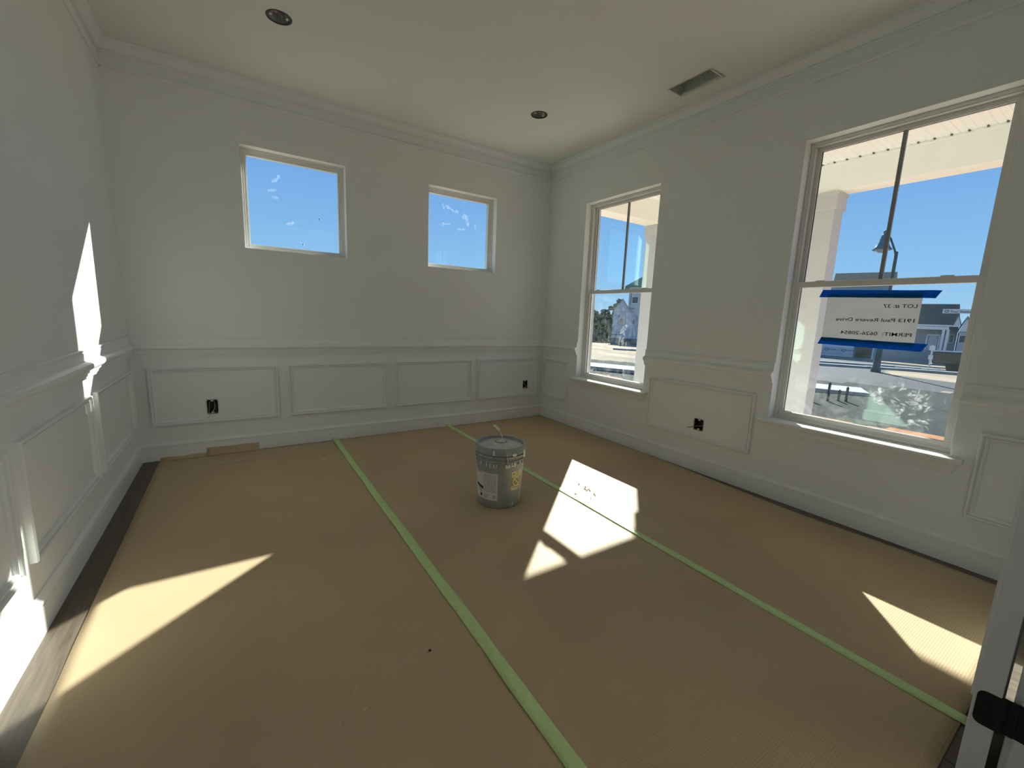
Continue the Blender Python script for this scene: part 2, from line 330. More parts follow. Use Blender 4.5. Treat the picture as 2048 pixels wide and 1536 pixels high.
for a, b in ((T1[1]+0.0, 0), (T2[1], T1[0]), (FY, T2[0])): trim('r', CHAIR, a, b)
for wall, a, b in (('b', LX, 0), ('l', FY, 0), ('r', FY, 0), ('f', LX, 0)):
    trim(wall, CROWN, a, b); trim(wall, FRIEZE, a, b)

PANEL = [(0,0),(0.017,0.0005),(0.021,0.004),(0.0215,0.010),(0.017,0.0135),(0.008,0.0155),(0.0075,0.019),(0.013,0.0205),(0.013,0.026),(0.007,0.0315),(0.0,0.033)]   # (offset, inward)
def panel(wall, wobj, s0, s1, z0=0.255, z1=0.678):
    mb = MB(); n = len(PANEL); V = []
    cs = [(s0, z0, 1, 1), (s1, z0, -1, 1), (s1, z1, -1, -1), (s0, z1, 1, -1)]
    for s, z, ds, dz in cs:
        for o_, i_ in PANEL: V.append(wpt(wall, s+ds*i_) + wvec(wall, o_, z+dz*i_))
    F = []
    for k in range(4):
        j = (k+1) % 4
        for i in range(n-1): F.append((k*n+i, j*n+i, j*n+i+1, k*n+i+1))
    mb.add(V, F); return mb.build('panel_moulding', M_TRIM, wobj)
for a, b in ((-3.487,-2.683),(-2.609,-1.796),(-1.719,-0.924),(-0.854,-0.077)): panel('b', wall_back, a, b)
for a, b in ((-0.463,-0.069),(-2.404,-1.518),(-3.75,-3.449)): panel('r', wall_right, a, b)
for a, b in ((-0.962,-0.079),(-1.896,-1.053),(-2.83,-1.99),(-3.74,-2.924)): panel('l', wall_left, a, b)

# ------------------------------------------------------------------ windows
def ring(mb, axis, c0, c1, s0, s1, z0, z1, w, wb=None, wt=None):
    """rectangular ring of member width w between depth c0 and c1"""
    wb = w if wb is None else wb; wt = w if wt is None else wt
    def b(a, e, f, g):
        if axis == 'x': mb.box(c0, c1, a, e, f, g)
        else: mb.box(a, e, c0, c1, f, g)
    b(s0, s1, z0, z0+wb); b(s0, s1, z1-wt, z1); b(s0, s0+w, z0+wb, z1-wt); b(s1-w, s1, z0+wb, z1-wt); return mb
def pane(axis, c, s0, s1, z0, z1, m, parent):
    mb = MB()
    if axis == 'x': mb.box(c-0.002, c+0.002, s0, s1, z0, z1)
    else: mb.box(s0, s1, c-0.002, c+0.002, z0, z1)
    return mb.build('pane', m, parent)
def tall_window(n, O, label):
    y0, y1, z0, z1 = O; zm = 1.395
    w = struct(empty('window_%d' % n, (0, (y0+y1)/2, z0)), label, 'window')
    fr = MB(); ring(fr, 'x', 0.072, 0.150, y0, y1, z0, z1, 0.018, 0.020, 0.016); ring(fr, 'x', 0.078, 0.150, y0+0.018, y1-0.018, z0+0.02, z1-0.016, 0.006, 0.008, 0.006)
    fr.build('frame', M_VINYL, w, bevel=0.0015)
    # exterior casing
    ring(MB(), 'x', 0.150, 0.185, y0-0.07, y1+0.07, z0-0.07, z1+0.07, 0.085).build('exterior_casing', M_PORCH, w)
    a, b = y0+0.020, y1-0.020
    up = ring(MB(), 'x', 0.112, 0.138, a, b, zm-0.006, z1-0.018, 0.026, 0.036, 0.028).build('upper_sash', M_VINYL, w, bevel=0.002)
    lo = ring(MB(), 'x', 0.082, 0.110, a, b, z0+0.022, zm+0.026, 0.026, 0.030, 0.034).build('lower_sash', M_VINYL, w, bevel=0.002)
    ring(MB(), 'x', 0.121, 0.129, a+0.024, b-0.024, zm+0.026, z1-0.042, 0.0045).build('gasket', M_GASKET, up)
    ring(MB(), 'x', 0.096, 0.104, a+0.024, b-0.024, z0+0.049, zm-0.004, 0.0035).build('gasket', M_GASKET, lo)
    pane('x', 0.125, a+0.022, b-0.022, zm+0.024, z1-0.040, M_GLASS, up); pl = pane('x', 0.100, a+0.022, b-0.022, z0+0.046, zm-0.002, M_GLASSD, lo)
    ym = (y0+y1)/2
    MB().box(0.118, 0.132, ym-0.009, ym+0.009, zm+0.026, z1-0.042).build('grille_bar', M_GRILLE, up)
    for yy in (y0+0.155, y1-0.150):
        MB().box(0.084, 0.108, yy-0.024, yy+0.024, zm+0.0255, zm+0.033).build('sash_lock', M_VINYL, lo)
    # interior stool and apron
    st = MB(); st.box(0.0, 0.168, y0, y1, z0-0.024, z0)
    prof = [(-0.0, -0.024), (-0.040, -0.024), (-0.047, -0.021), (-0.050, -0.012), (-0.047, -0.003), (-0.040, 0.0), (0.0, 0.0)]
    st.prism([(px, 0, z0+pz) for px, pz in prof], (0, y0-0.052, 0), (0, y1+0.052, 0))
    st.build('stool', M_TRIM, w)
    ap = [(0, 0), (-0.016, 0), (-0.016, -0.012), (-0.011, -0.018), (-0.012, -0.040), (-0.008, -0.052), (-0.006, -0.060), (0, -0.060)]
    V = []; nn = len(ap)
    for yy, sg in ((y0-0.036, 1), (y1+0.036, -1)):
        for px, pz in ap: V.append((px, yy + sg*(-pz)*0.32, z0-0.024+pz))
    MB().add(V, [(i, (i+1) % nn, nn+(i+1) % nn, nn+i) for i in range(nn)] + [tuple(range(nn)), tuple(range(2*nn-1, nn-1, -1))]).build('apron', M_TRIM, w)
    return w, pl
w1, pane1 = tall_window(1, T1, 'tall sash window nearer the far corner')
w2, pane2 = tall_window(2, T2, 'tall sash window with a lot notice taped inside')
def small_window(n, O, label):
    x0, x1, z0, z1 = O
    w = struct(empty('window_%d' % n, ((x0+x1)/2, 0, z0)), label, 'window')
    fr = MB(); ring(fr, 'y', 0.072, 0.150, x0, x1, z0, z1, 0.012); ring(fr, 'y', 0.084, 0.150, x0+0.012, x1-0.012, z0+0.012, z1-0.012, 0.014); fr.build('frame', M_VINYL, w, bevel=0.0015)
    ring(MB(), 'y', 0.094, 0.130, x0+0.024, x1-0.024, z0+0.024, z1-0.024, 0.018).build('stop', M_VINYL, w, bevel=0.002)
    ring(MB(), 'y', 0.150, 0.185, x0-0.07, x1+0.07, z0-0.07, z1+0.07, 0.085).build('exterior_casing', M_PORCH, w)
    p = pane('y', 0.112, x0+0.038, x1-0.038, z0+0.038, z1-0.038, M_GLASS, w)
    return w, p
w3, pane3 = small_window(3, S1, 'larger-looking small square window nearer the left wall')
w4, pane4 = small_window(4, S2, 'small square window nearer the far corner')

# dried smears and specks on the glass
def blob(mb, axis, c, s, z, rs, rz, n=14, rot=0.0, seed=0):
    rnd = random.Random(seed); V = []
    for k in range(n):
        a = 2*math.pi*k/n; q = 0.7+0.5*rnd.random(); ds, dz = rs*q*math.cos(a), rz*q*math.sin(a)
        ds, dz = ds*math.cos(rot)-dz*math.sin(rot), ds*math.sin(rot)+dz*math.cos(rot)
        V.append((c, s+ds, z+dz) if axis == 'x' else (s+ds, c, z+dz))
    mb.add(V, [tuple(range(n))])
sm = MB()
for i, (y, z, a, b, r) in enumerate(((-1.118,1.085,0.020,0.016,0),(-1.092,1.062,0.03,0.012,0.6),(-1.066,1.036,0.016,0.03,0),(-1.052,0.985,0.012,0.05,0.1),(-1.044,0.925,0.012,0.03,0),(-1.095,1.02,0.012,0.05,-0.2),(-1.085,0.94,0.02,0.05,0),(-1.112,0.77,0.01,0.014,0),(-1.128,0.655,0.014,0.05,0),(-1.145,0.80,0.008,0.01,0),(-1.13,0.92,0.008,0.02,0),(-0.70,0.62,0.04,0.012,-0.5),(-0.94,0.60,0.02,0.012,0))): blob(sm, 'x', 0.0965, y, z, a, b, rot=r, seed=i)
sm.build('smear', M_SMEAR, pane1)
sm = MB(); rnd = random.Random(31)
for i, (y, z, a, b, r) in enumerate(((-3.105,0.88,0.012,0.035,0),(-3.12,0.835,0.03,0.02,-0.6),(-3.16,0.80,0.045,0.014,-0.6),(-3.19,0.765,0.03,0.04,0.2),(-3.12,0.752,0.05,0.012,0.3),(-3.11,0.72,0.03,0.02,0.5),(-3.125,0.69,0.012,0.035,0.1),(-3.18,0.70,0.02,0.05,0.2),(-3.22,0.74,0.03,0.012,-0.4),(-3.29,0.80,0.01,0.05,-0.2),(-3.23,0.66,0.05,0.02,0.3),(-3.02,0.77,0.03,0.05,0))):
    for q in range(7): blob(sm, 'x', 0.0965-0.0001*q, y+rnd.gauss(0, 0.6)*a, z+rnd.gauss(0, 0.6)*b, a*(0.25+0.35*rnd.random()), b*(0.15+0.25*rnd.random()), rot=r+rnd.gauss(0, 0.5), seed=40+i*9+q)
sm.build('smear', M_SMEAR, pane2)
sm = MB()
for i, (x, z, a, b, r) in enumerate(((-2.626,2.11,0.03,0.012,0.5),(-2.647,2.032,0.035,0.012,0.2),(-2.632,1.979,0.03,0.01,0.1),(-2.60,2.14,0.012,0.02,0.4),(-2.535,1.80,0.035,0.01,0.3),(-2.515,1.805,0.008,0.018,-0.3),(-2.45,1.652,0.022,0.008,-0.7),(-2.322,1.868,0.012,0.008,0))): blob(sm, 'y', 0.1085, x, z, a, b, rot=r, seed=80+i)
sm.build('smear', M_SMEAR, pane3)
sm = MB()
for i, (x, z, a, b, r) in enumerate(((-1.21,2.15,0.012,0.03,0.2),(-1.165,2.15,0.03,0.014,-0.3),(-1.12,2.13,0.022,0.012,-0.5),(-1.07,2.12,0.03,0.02,0),(-0.98,2.09,0.035,0.03,0),(-0.95,2.045,0.018,0.05,0.2),(-1.21,1.985,0.014,0.02,0),(-1.16,1.995,0.04,0.008,0.1),(-1.02,1.965,0.05,0.012,0.1),(-0.86,2.0,0.01,0.03,0))): blob(sm, 'y', 0.1085, x, z, a, b, rot=r, seed=120+i)
sm.build('smear', M_SMEAR, pane4)
fly = MB()
for x, z in ((-2.318,1.866),(-2.446,1.649)): fly.lathe([(0.0005,-0.006),(0.004,-0.003),(0.0045,0.002),(0.001,0.006)], (x, 0.107, z), 8, closed=True)
fly.build('speck', M_BLACK, pane3)

# lot notice taped to the lower pane of the second tall window
def text_mesh(s, size, bold=0.0):
    cu = bpy.data.curves.new('lettering', 'FONT'); cu.body = s; cu.size = size; cu.offset = bold; cu.resolution_u = 3
    o = bpy.data.objects.new('lettering', cu); COL.objects.link(o); dg = bpy.context.evaluated_depsgraph_get()
    me = bpy.data.meshes.new_from_object(o.evaluated_get(dg)); bpy.data.objects.remove(o); return me
def put_text(s, parent, m, org, ex, ez, width, height, name='lettering', bold=0.0):
    me = text_mesh(s, 1.0, bold); xs = [v.co.x for v in me.vertices]; ys = [v.co.y for v in me.vertices]
    x0, x1, yb, yt = min(xs), max(xs), 0.0, 0.73
    org, ex, ez = Vector(org), Vector(ex), Vector(ez); off = WL[parent.name]
    for v in me.vertices: v.co = org + ex*((v.co.x-x0)/(x1-x0)*width) + ez*(v.co.y/yt*height) - off
    me.materials.append(m); o = bpy.data.objects.new(name, me); COL.objects.link(o); o.parent = parent; WL[o.name] = off; return o
sign = tag(empty('lot_notice', (0.095, -2.91, 1.04)), 'paper lot and permit notice taped in tall window with blue tape', 'notice')
sheet = MB(); nS = 16
for a in range(nS):
    for b in range(8):
        pass
V = []; F = []
for a in range(nS+1):
    for b in range(9):
        y = -2.694 - 0.433*a/nS; z = 1.060 + 0.282*b/8
        V.append((0.0955 - 0.0022*math.sin(a*1.1+b*0.7)*math.sin(math.pi*b/8), y, z))
for a in range(nS):
    for b in range(8): k = a*9+b; F.append((k, k+9, k+10, k+1))
nV = len(V); V += [(x+0.0006, y, z) for x, y, z in V]; F += [tuple(i+nV for i in f) for f in F]
sheet.add(V, F); sheet.build('sheet', M_SHEET, sign, smooth=True)
for s, ys, ye, z in (('LOT #: 37', -3.113, -2.970, 1.264), ('1913 Paul Revere Drive', -3.112, -2.755, 1.187), ('PERMIT:  0626-20854', -3.111, -2.790, 1.110)):
    put_text(s, sign, M_INK, (0.0926, ys, z), (0,1,0), (0,0,1), ye-ys, 0.020, bold=0.012)
def tape_strip(pts_top, pts_bot, parent, c):
    n = len(pts_top); V = [(c, y, z) for y, z in pts_top] + [(c, y, z) for y, z in pts_bot]; V += [(c+0.0004, y, z) for _, y, z in V]
    F = [(i, i+1, n+i+1, n+i) for i in range(n-1)] + [(2*n+i, 2*n+i+1, 3*n+i+1, 3*n+i) for i in range(n-1)]
    return MB().add(V, F).build('tape', M_TAPEB, parent)
def lerp(a, b, t): return a+(b-a)*t
def strip(yl, zl, yr, zr, hl, hr, parent, c):
    top = []; bot = []
    for i in range(15):
        t = i/14; j = (random.random()-0.5)*0.002
        top.append((lerp(yl, yr, t), lerp(zl, zr, t)+j)); bot.append((lerp(yl+0.016, yr+0.020, t) + (0.004*math.sin(i*2.0) if i in (0, 14) else 0), lerp(zl-hl, zr-hr, t)+j))
    top[0] = (yl, zl); return tape_strip(top, bot, parent, c)
strip(-2.666, 1.371, -3.198, 1.354, 0.044, 0.040, sign, 0.0915)
strip(-2.694, 1.084, -3.182, 1.077, 0.042, 0.043, sign, 0.0915)

# ------------------------------------------------------------------ floor
floor = struct(MB().box(LX-0.1, T, FY-2.9, T, -0.10, -0.012).build('floor', mat('subfloor', (0.12, 0.10, 0.08), 0.8, nscale=5, namt=0.2)), 'dark oak plank floor under brown board', 'floor')
PW = 0.127; plank_me = MB().box(0.0006, PW-0.0006, 0.0006, 1.2494, -0.012, 0.0).mesh('plank'); plank_me.materials.append(M_WOOD)
k = 0; x = LX+0.005
while x < -PW*0.2:
    y0 = FY-0.35 - (k % 4)*0.31
    while y0 < -0.02:
        if y0+1.25 > FY-0.05:
            pl_ = place(floor, 'plank', plank_me, (x, y0, 0.0))
            if y0+1.25 > 0: pl_.scale.y = (0.0-y0)/1.25
            if x+PW > 0: pl_.scale.x = (0.0-x)/PW
        y0 += 1.25
    x += PW; k += 1

def nz(x, y, s=1.0, o=0.0): return noise.noise(Vector((x*s+o, y*s-o, o*0.37)))
def board_sheet(x0, x1, y0, y1, label, left_edge=None, right_edge=None, far_fn=None, oseed=0.0):
    nx, ny = 34, 90; V = []; F = []
    for j in range(ny+1):
        ty = j/ny; y = y0 + (y1-y0)*ty
        xa = x0 if not left_edge else left_edge(y); xb = x1 if not right_edge else right_edge(y)
        for i in range(nx+1):
            tx = i/nx; x = xa + (xb-xa)*tx
            e = min(tx, 1-tx)*nx/4; rip = 0.0016 + 0.0022*(0.5+0.5*nz(x, y, 1.3, oseed)) + 0.0012*nz(x, y, 5.0, oseed+3)*max(0, 1-e)
            V.append((x, y, max(0.0012, rip)))
    for j in range(ny):
        for i in range(nx): k = j*(nx+1)+i; F.append((k, k+1, k+nx+2, k+nx+1))
    mb = MB().add(V, F)
    if far_fn: far_fn(mb)
    o = mb.build('floor_board', M_PAPER, origin=((x0+x1)/2, (y0+y1)/2, 0), smooth=True)
    so = o.modifiers.new('thickness', 'SOLIDIFY'); so.thickness = 0.0012; so.offset = 1
    tag(o, label, 'floor covering', 'brown protection board sheets'); return o
def flaps(mb):
    # the left sheet's far end turned up against the baseboard, higher along its middle
    for xa, xb, h in ((-3.455, -3.18, 0.022), (-3.18, -2.84, 0.058)):
        n = 10; V = []
        for i in range(n+1):
            x = lerp(xa, xb, i/n)
            V += [(x, -0.045, 0.004), (x, -0.026, 0.006), (x, -0.0185, 0.016), (x, -0.0178, h+0.002*math.sin(i))]
        mb.add(V, [(4*i+k, 4*i+4+k, 4*i+5+k, 4*i+1+k) for i in range(n) for k in range(3)])
SA = lambda y: -2.263 - 0.018*(y/-3.2)
SB = lambda y: -1.172 - 0.026*(y/-3.6)
board_sheet(-3.460, -2.27, -3.70, -0.03, 'brown protection board sheet beside the left wall', left_edge=lambda y: -3.460 + 0.003*nz(0, y, 2), right_edge=SA, far_fn=flaps, oseed=1)
board_sheet(-2.27, -1.19, -3.70, -0.022, 'brown protection board sheet under the paint bucket', left_edge=SA, right_edge=SB, oseed=5)
def redge(y):
    pts = [(-0.02, -0.022), (-1.6, -0.022), (-1.85, -0.035), (-2.2, -0.062), (-2.45, -0.075), (-2.8, -0.10), (-3.1, -0.085), (-3.3, -0.075), (-3.7, -0.085)]
    for (a, p), (b, q) in zip(pts, pts[1:]):
        if b <= y <= a: return lerp(p, q, (a-y)/(a-b)) + 0.004*nz(3, y, 4)
    return pts[-1][1]
board_sheet(-1.19, -0.06, -3.70, -0.022, 'brown protection board sheet along the window wall', left_edge=SB, right_edge=redge, oseed=9)

def green_tape(cx, y0, y1, label, w=0.048, up=0.02, seed=0):
    n = 110; V = []; F = []
    ys = [y1 + (y0-y1)*i/n for i in range(n+1)]
    rows = []
    for y in ys:
        c = cx(y) + 0.004*nz(seed, y, 2.2) ; hw = w/2 + 0.003*nz(seed+4, y, 6)
        zz = 0.0068 + 0.0010*nz(seed+1, y, 5)
        rows.append([(c-hw, y, zz-0.001), (c-hw*0.25 + 0.004*nz(seed+2, y, 3), y, zz+0.0012+0.0012*nz(seed+7, y, 9)), (c-hw*0.12+ 0.004*nz(seed+2, y, 3), y, zz+0.0001), (c+hw*0.5, y, zz+0.0010*nz(seed+8, y, 12)), (c+hw, y, zz-0.001)])
    c = cx(y1)
    for z, hw in ((up, w/2*1.05), (0.014, w/2*1.05)):
        rows.insert(0 if z == up else 1, [(c+q*hw, -0.0175 - 0.0005*(z < up), z + (0.003*math.sin(q*5) if z == up else 0)) for q in (-1, -0.3, 0, 0.5, 1)])
    for r in rows: V += r
    for j in range(len(rows)-1):
        for i in range(4): k = j*5+i; F.append((k, k+1, k+6, k+5))
    o = MB().add(V, F).build('floor_tape', M_TAPEG, origin=(c, (y0+y1)/2, 0.003), smooth='auto')
    so = o.modifiers.new('thickness', 'SOLIDIFY'); so.thickness = 0.0006; so.offset = 1
    tag(o, label, 'tape', 'green tape over the board seams'); return o
green_tape(SA, -3.74, -0.024, 'green masking tape strip along the seam left of the bucket', seed=1)
green_tape(SB, -3.72, -0.024, 'green masking tape strip along the seam behind and right of bucket', seed=21)

M_CHIP = mat('plaster_chip', (0.75, 0.72, 0.64), 0.8, nscale=80, namt=0.1)
def chip(x, y, r, label, seed):
    rnd = random.Random(seed); n = 7; V = []
    for h, q in ((0.0055, 1.0), (0.0085, 0.7)):
        for k in range(n):
            a = 2*math.pi*k/n; rr = r*q*(0.6+0.6*rnd.random()); V.append((x+rr*1.6*math.cos(a), y+rr*math.sin(a), h))
    F = [tuple(range(n-1, -1, -1)), tuple(range(n, 2*n))] + [(k, (k+1) % n, n+(k+1) % n, n+k) for k in range(n)]
    tag(MB().add(V, F).build('plaster_chip', M_CHIP, origin=(x, y, 0.005)), label, 'debris', 'plaster chips on the board')
chip(-2.438, -0.51, 0.011, 'white plaster chip on brown board left of the nearer green tape', 1)
chip(-2.863, -0.194, 0.007, 'small white plaster chip on brown board near the back baseboard', 2)
chip(-2.905, -0.34, 0.006, 'tiny white plaster chip in front of the turned-up board edge', 3)
M_DUST = mat('plaster_dust', (0.74, 0.66, 0.54), 0.9, 0.1, nscale=60, namt=0.15)
M_SCUFF = mat('board_scuff', (0.36, 0.29, 0.21), 0.9, 0.1, nscale=60, namt=0.2)
def dust(x, y, rx, ry, rot, label, n=9, m=None, seed=0, name='plaster_dust'):
    rnd = random.Random(seed); mb = MB()
    for q in range(n):
        u, v = rnd.gauss(0, 0.45)*rx, rnd.gauss(0, 0.45)*ry; c, s_ = math.cos(rot), math.sin(rot)
        px, py = x+u*c-v*s_, y+u*s_+v*c; a_ = rot+rnd.gauss(0, 0.25); la, lb = rx*(0.06+0.22*rnd.random()), ry*(0.03+0.07*rnd.random()); V = []
        for k in range(9):
            t = 2*math.pi*k/9; w = 0.6+0.6*rnd.random(); du, dv = la*w*math.cos(t), lb*w*math.sin(t)
            V.append((px+du*math.cos(a_)-dv*math.sin(a_), py+du*math.sin(a_)+dv*math.cos(a_), 0.0072+0.00005*q))
        mb.add(V, [tuple(range(9))])
    o = mb.build(name, m or M_DUST, origin=(x, y, 0.005)); tag(o, label, 'dust'); o['kind'] = 'stuff'
dust(-3.03, -0.255, 0.15, 0.05, 0.05, 'smear of plaster dust on board near the turned-up edge', 12, seed=1)
dust(-2.72, -2.72, 0.07, 0.05, 0.7, 'pale scuff on the board in the foreground', 4, mat('board_pale_scuff', (0.64, 0.52, 0.36), 0.9, 0.1, nscale=60, namt=0.1), 3)
dust(-1.02, -1.90, 0.13, 0.07, 0.9, 'brown scuff marks on board inside the largest sun patch', 8, M_SCUFF, 5, 'board_scuff')
M_CRUMB = mat('dark_crumb', (0.02, 0.018, 0.015), 0.8, nscale=60, namt=0.2)
def crumb(x, y, r, label):
    tag(MB().lathe([(r*0.4, 0.005), (r, 0.0065), (r*0.7, 0.009), (r*0.2, 0.010)], (x, y, 0), 7, closed=True).build('dark_crumb', M_CRUMB, origin=(x, y, 0.005)), label, 'debris')
crumb(-2.457, -2.655, 0.005, 'dark crumb on the bare board between the two green tapes in front')
crumb(-1.014, -1.80, 0.006, 'dark crumb in the large sun patch nearest the window wall')

# ------------------------------------------------------------------ bucket
def bucket():
    cx, cy = -1.63, -1.745; zb = 0.007
    B = tag(empty('paint_bucket', (cx, cy, zb)), 'dark grey plastic paint bucket with lid, wire handle and splashes', 'bucket')
    M_BK = mat('bucket_plastic', (0.33, 0.36, 0.355), 0.38, 0.5, nscale=14, namt=0.25)
    M_LID = mat('bucket_lid_dusty', (0.60, 0.61, 0.57), 0.6, 0.4, nscale=16, namt=0.45)
    M_SPL = mat('white_paint_splash', (0.82, 0.82, 0.78), 0.5, nscale=60, namt=0.1)
    def R_(z): return lerp(0.130, 0.1455, z/0.30)
    MB().lathe([(0.0, 0.004), (0.118, 0.004), (0.120, 0), (0.128, 0.0), (0.131, 0.006), (R_(0.1), 0.1), (R_(0.2), 0.2), (R_(0.285), 0.285), (0.1455, 0.29), (0.1455, 0.34), (0.12, 0.34)], (cx, cy, zb), 64).build('body', M_BK, B, smooth='auto')
    col = MB()
    for z in (0.292, 0.318): col.lathe([(0.1445, z-0.006), (0.153, z-0.005), (0.1535, z), (0.152, z+0.003), (0.1445, z+0.004)], (cx, cy, zb), 64)
    for k in range(24):
        a = 2*math.pi*k/24; col.obox(Vector((cx+0.1445*math.cos(a), cy+0.1445*math.sin(a), zb+0.268)), Vector((0.006*math.cos(a), 0.006*math.sin(a), 0)), Vector((-0.002*math.sin(a), 0.002*math.cos(a), 0)), (0, 0, 0.02))
    col.build('collar', M_BK, B, smooth='auto')
    lid = MB().lathe([(0.1485, 0.328), (0.1535, 0.329), (0.1545, 0.342), (0.1535, 0.345), (0.1530, 0.362), (0.150, 0.370), (0.144, 0.3705), (0.1405, 0.366), (0.138, 0.355), (0.1365, 0.353)], (cx, cy, zb), 72).build('lid', M_BK, B, smooth='auto')
    MB().lathe([(0.0, 0.356), (0.13, 0.356), (0.1345, 0.354), (0.1372, 0.3528)], (cx, cy, zb), 64).lathe([(0.1400, 0.3705), (0.1440, 0.3712), (0.1475, 0.3705)], (cx, cy, zb), 72).build('lid_disc', M_LID, lid, smooth='auto')
    sp = MB(); sx, sy = cx+0.032, cy+0.050
    sp.lathe([(0.034, 0.356), (0.034, 0.3595), (0.031, 0.3605), (0.029, 0.3585), (0.024, 0.358), (0.022, 0.361), (0.0, 0.3612)], (sx, sy, zb), 32).build('pour_spout', M_LID, lid, smooth='auto')
    MB().lathe([(0.0345, 0.3562), (0.037, 0.3575), (0.0385, 0.3562)], (sx, sy, zb), 32).build('spout_ring', M_BLACK, lid, smooth='auto')
    # curved labels; angle 0 faces the camera, positive to the right
    base_a = math.atan2(CAM.y-cy, CAM.x-cx)
    def patch(mb, a0, a1, z0, z1, lift=0.0008, n=14, mi=0, slant=0.0):
        V = []
        for i in range(n+1):
            a = base_a + math.radians(lerp(a0, a1, i/n))
            for z in (z0, z1): zz = z + slant*(i/n); r = R_(zz)+lift; V.append((cx+r*math.cos(a), cy+r*math.sin(a), zb+zz))
        mb.add(V, [(2*i, 2*i+2, 2*i+3, 2*i+1) for i in range(n)], mi); return mb
    lab = patch(MB(), -86, -4, 0.048, 0.216, 0.0008, 20).build('label', mat('label_paper', (0.74, 0.74, 0.71), 0.5, nscale=10, namt=0.05), B, smooth=True)
    pr = MB(); rnd = random.Random(5)
    for k in range(22):
        z = 0.206 - k*0.0052
        a = -42
        while a < -9:
            w = 2+7*rnd.random(); patch(pr, a, min(a+w, -8), z, z+0.0019, 0.0013, 3); a += w+1.2
    for k in range(5):
        z = 0.076-0.0055*k; patch(pr, -42, -26-6*rnd.random(), z, z+0.0022, 0.0013, 4)
    for k in range(9): patch(pr, -17+k*0.95, -16.5+k*0.95, 0.060, 0.080, 0.0013, 1)
    pr.build('print', mat('label_print', (0.30, 0.30, 0.28), 0.6, nscale=50, namt=0.1), lab)
    dk = MB(); patch(dk, -72, -44, 0.118, 0.136, 0.0014, 8, slant=-0.012); patch(dk, -66, -50, 0.106, 0.110, 0.0014, 6, slant=-0.008); patch(dk, -60, -48, 0.094, 0.098, 0.0014, 6, slant=-0.006); patch(dk, -56, -48, 0.060, 0.078, 0.0014, 4)
    dk.build('print_block', mat('label_black', (0.012, 0.012, 0.013), 0.5, nscale=30, namt=0.1), lab)
    MB_ = MB(); patch(MB_, -68, -48, 0.205, 0.213, 0.0014, 6); MB_.build('print_accent', mat('label_orange', (0.55, 0.36, 0.26), 0.5, nscale=30, namt=0.1), lab)
    MBy = MB(); patch(MBy, 30, 63, 0.108, 0.226, 0.0008, 12); yl = MBy.build('warning_label', mat('label_yellow', (0.72, 0.64, 0.30), 0.5, nscale=24, namt=0.3), B, smooth=True)
    MBn = MB(); patch(MBn, 31, 62, 0.136, 0.186, 0.0013, 10); MBn.build('print_block', mat('label_brown', (0.36, 0.29, 0.12), 0.5, nscale=60, namt=0.4), yl)
    sg = MB(); n = 32; V = []
    for k in range(n):
        for rr in (1.0, 0.84):
            t = 2*math.pi*k/n; aa = base_a+math.radians(46.5+12.5*rr*math.cos(t)); z = 0.161+0.0275*rr*math.sin(t); r = R_(z)+0.0018; V.append((cx+r*math.cos(aa), cy+r*math.sin(aa), zb+z))
    sg.add(V, [(2*k, 2*((k+1) % n), 2*((k+1) % n)+1, 2*k+1) for k in range(n)])
    V = []
    for i in range(9):
        t = i/8; da = lerp(-9.0, 9.0, t); dz = lerp(0.0195, -0.0195, t)
        for q in (-0.0022, 0.0022): aa = base_a+math.radians(46.5+da+q*180); z = 0.161+dz+q; r = R_(z)+0.0018; V.append((cx+r*math.cos(aa), cy+r*math.sin(aa), zb+z))
    sg.add(V, [(2*i, 2*i+2, 2*i+3, 2*i+1) for i in range(8)])
    sg.build('prohibition_sign', mat('label_cream', (0.88, 0.86, 0.62), 0.5, nscale=30, namt=0.05), yl)
    MBk = MB()
    for a0, a1, z0, z1 in ((34, 40, 0.206, 0.214), (44, 57, 0.213, 0.217), (43, 59, 0.200, 0.204), (36, 58, 0.122, 0.125), (36, 54, 0.128, 0.131)): patch(MBk, a0, a1, z0, z1, 0.0013, 4)
    MBk.build('print', MATS['label_brown'], yl)
    # paint drips
    dr = MB(); rnd = random.Random(11)
    for a, z0, z1, w in ((-52, 0.262, 0.286, 4), (-33, 0.256, 0.282, 2.4), (-24, 0.252, 0.280, 3), (-14, 0.252, 0.278, 2.6), (-8, 0.252, 0.278, 1.6), (14, 0.250, 0.276, 3), (20, 0.252, 0.274, 9), (34, 0.258, 0.282, 12), (48, 0.240, 0.285, 2.5), (56, 0.20, 0.29, 2.5), (66, 0.03, 0.28, 3.5), (72, 0.05, 0.26, 3), (38, 0.012, 0.035, 2)):
        patch(dr, a-w/2, a+w/2, z0, z1, 0.0016, 4)
    def patch2(a0, a1, z0, z1, r):
        V = []; n = 5
        for i in range(n+1):
            a = base_a+math.radians(lerp(a0, a1, i/n))
            for z in (z0, z1): V.append((cx+r*math.cos(a), cy+r*math.sin(a), zb+z))
        dr.add(V, [(2*i, 2*i+2, 2*i+3, 2*i+1) for i in range(n)])
    for a0, a1, z0, z1, r in ((-52, -42, 0.3165, 0.3215, 0.1541), (-38, -34, 0.3165, 0.3205, 0.1541), (-31, -28, 0.3165, 0.3205, 0.1541), (-24, -17, 0.3165, 0.3205, 0.1541), (-10, -7, 0.3165, 0.3205, 0.1541), (18, 60, 0.3165, 0.3195, 0.1541), (-16, -12, 0.330, 0.362, 0.1552), (28, 38, 0.324, 0.340, 0.1552), (62, 74, 0.300, 0.345, 0.1552)): patch2(a0, a1, z0, z1, r)
    dr.build('paint_drip', M_SPL, B, smooth=True)['kind'] = 'stuff'
    # ears and bail handle: lugs front-right and back
    la = base_a+math.radians(17)
    d = Vector((math.cos(la), math.sin(la), 0)); side = Vector((-d.y, d.x, 0))
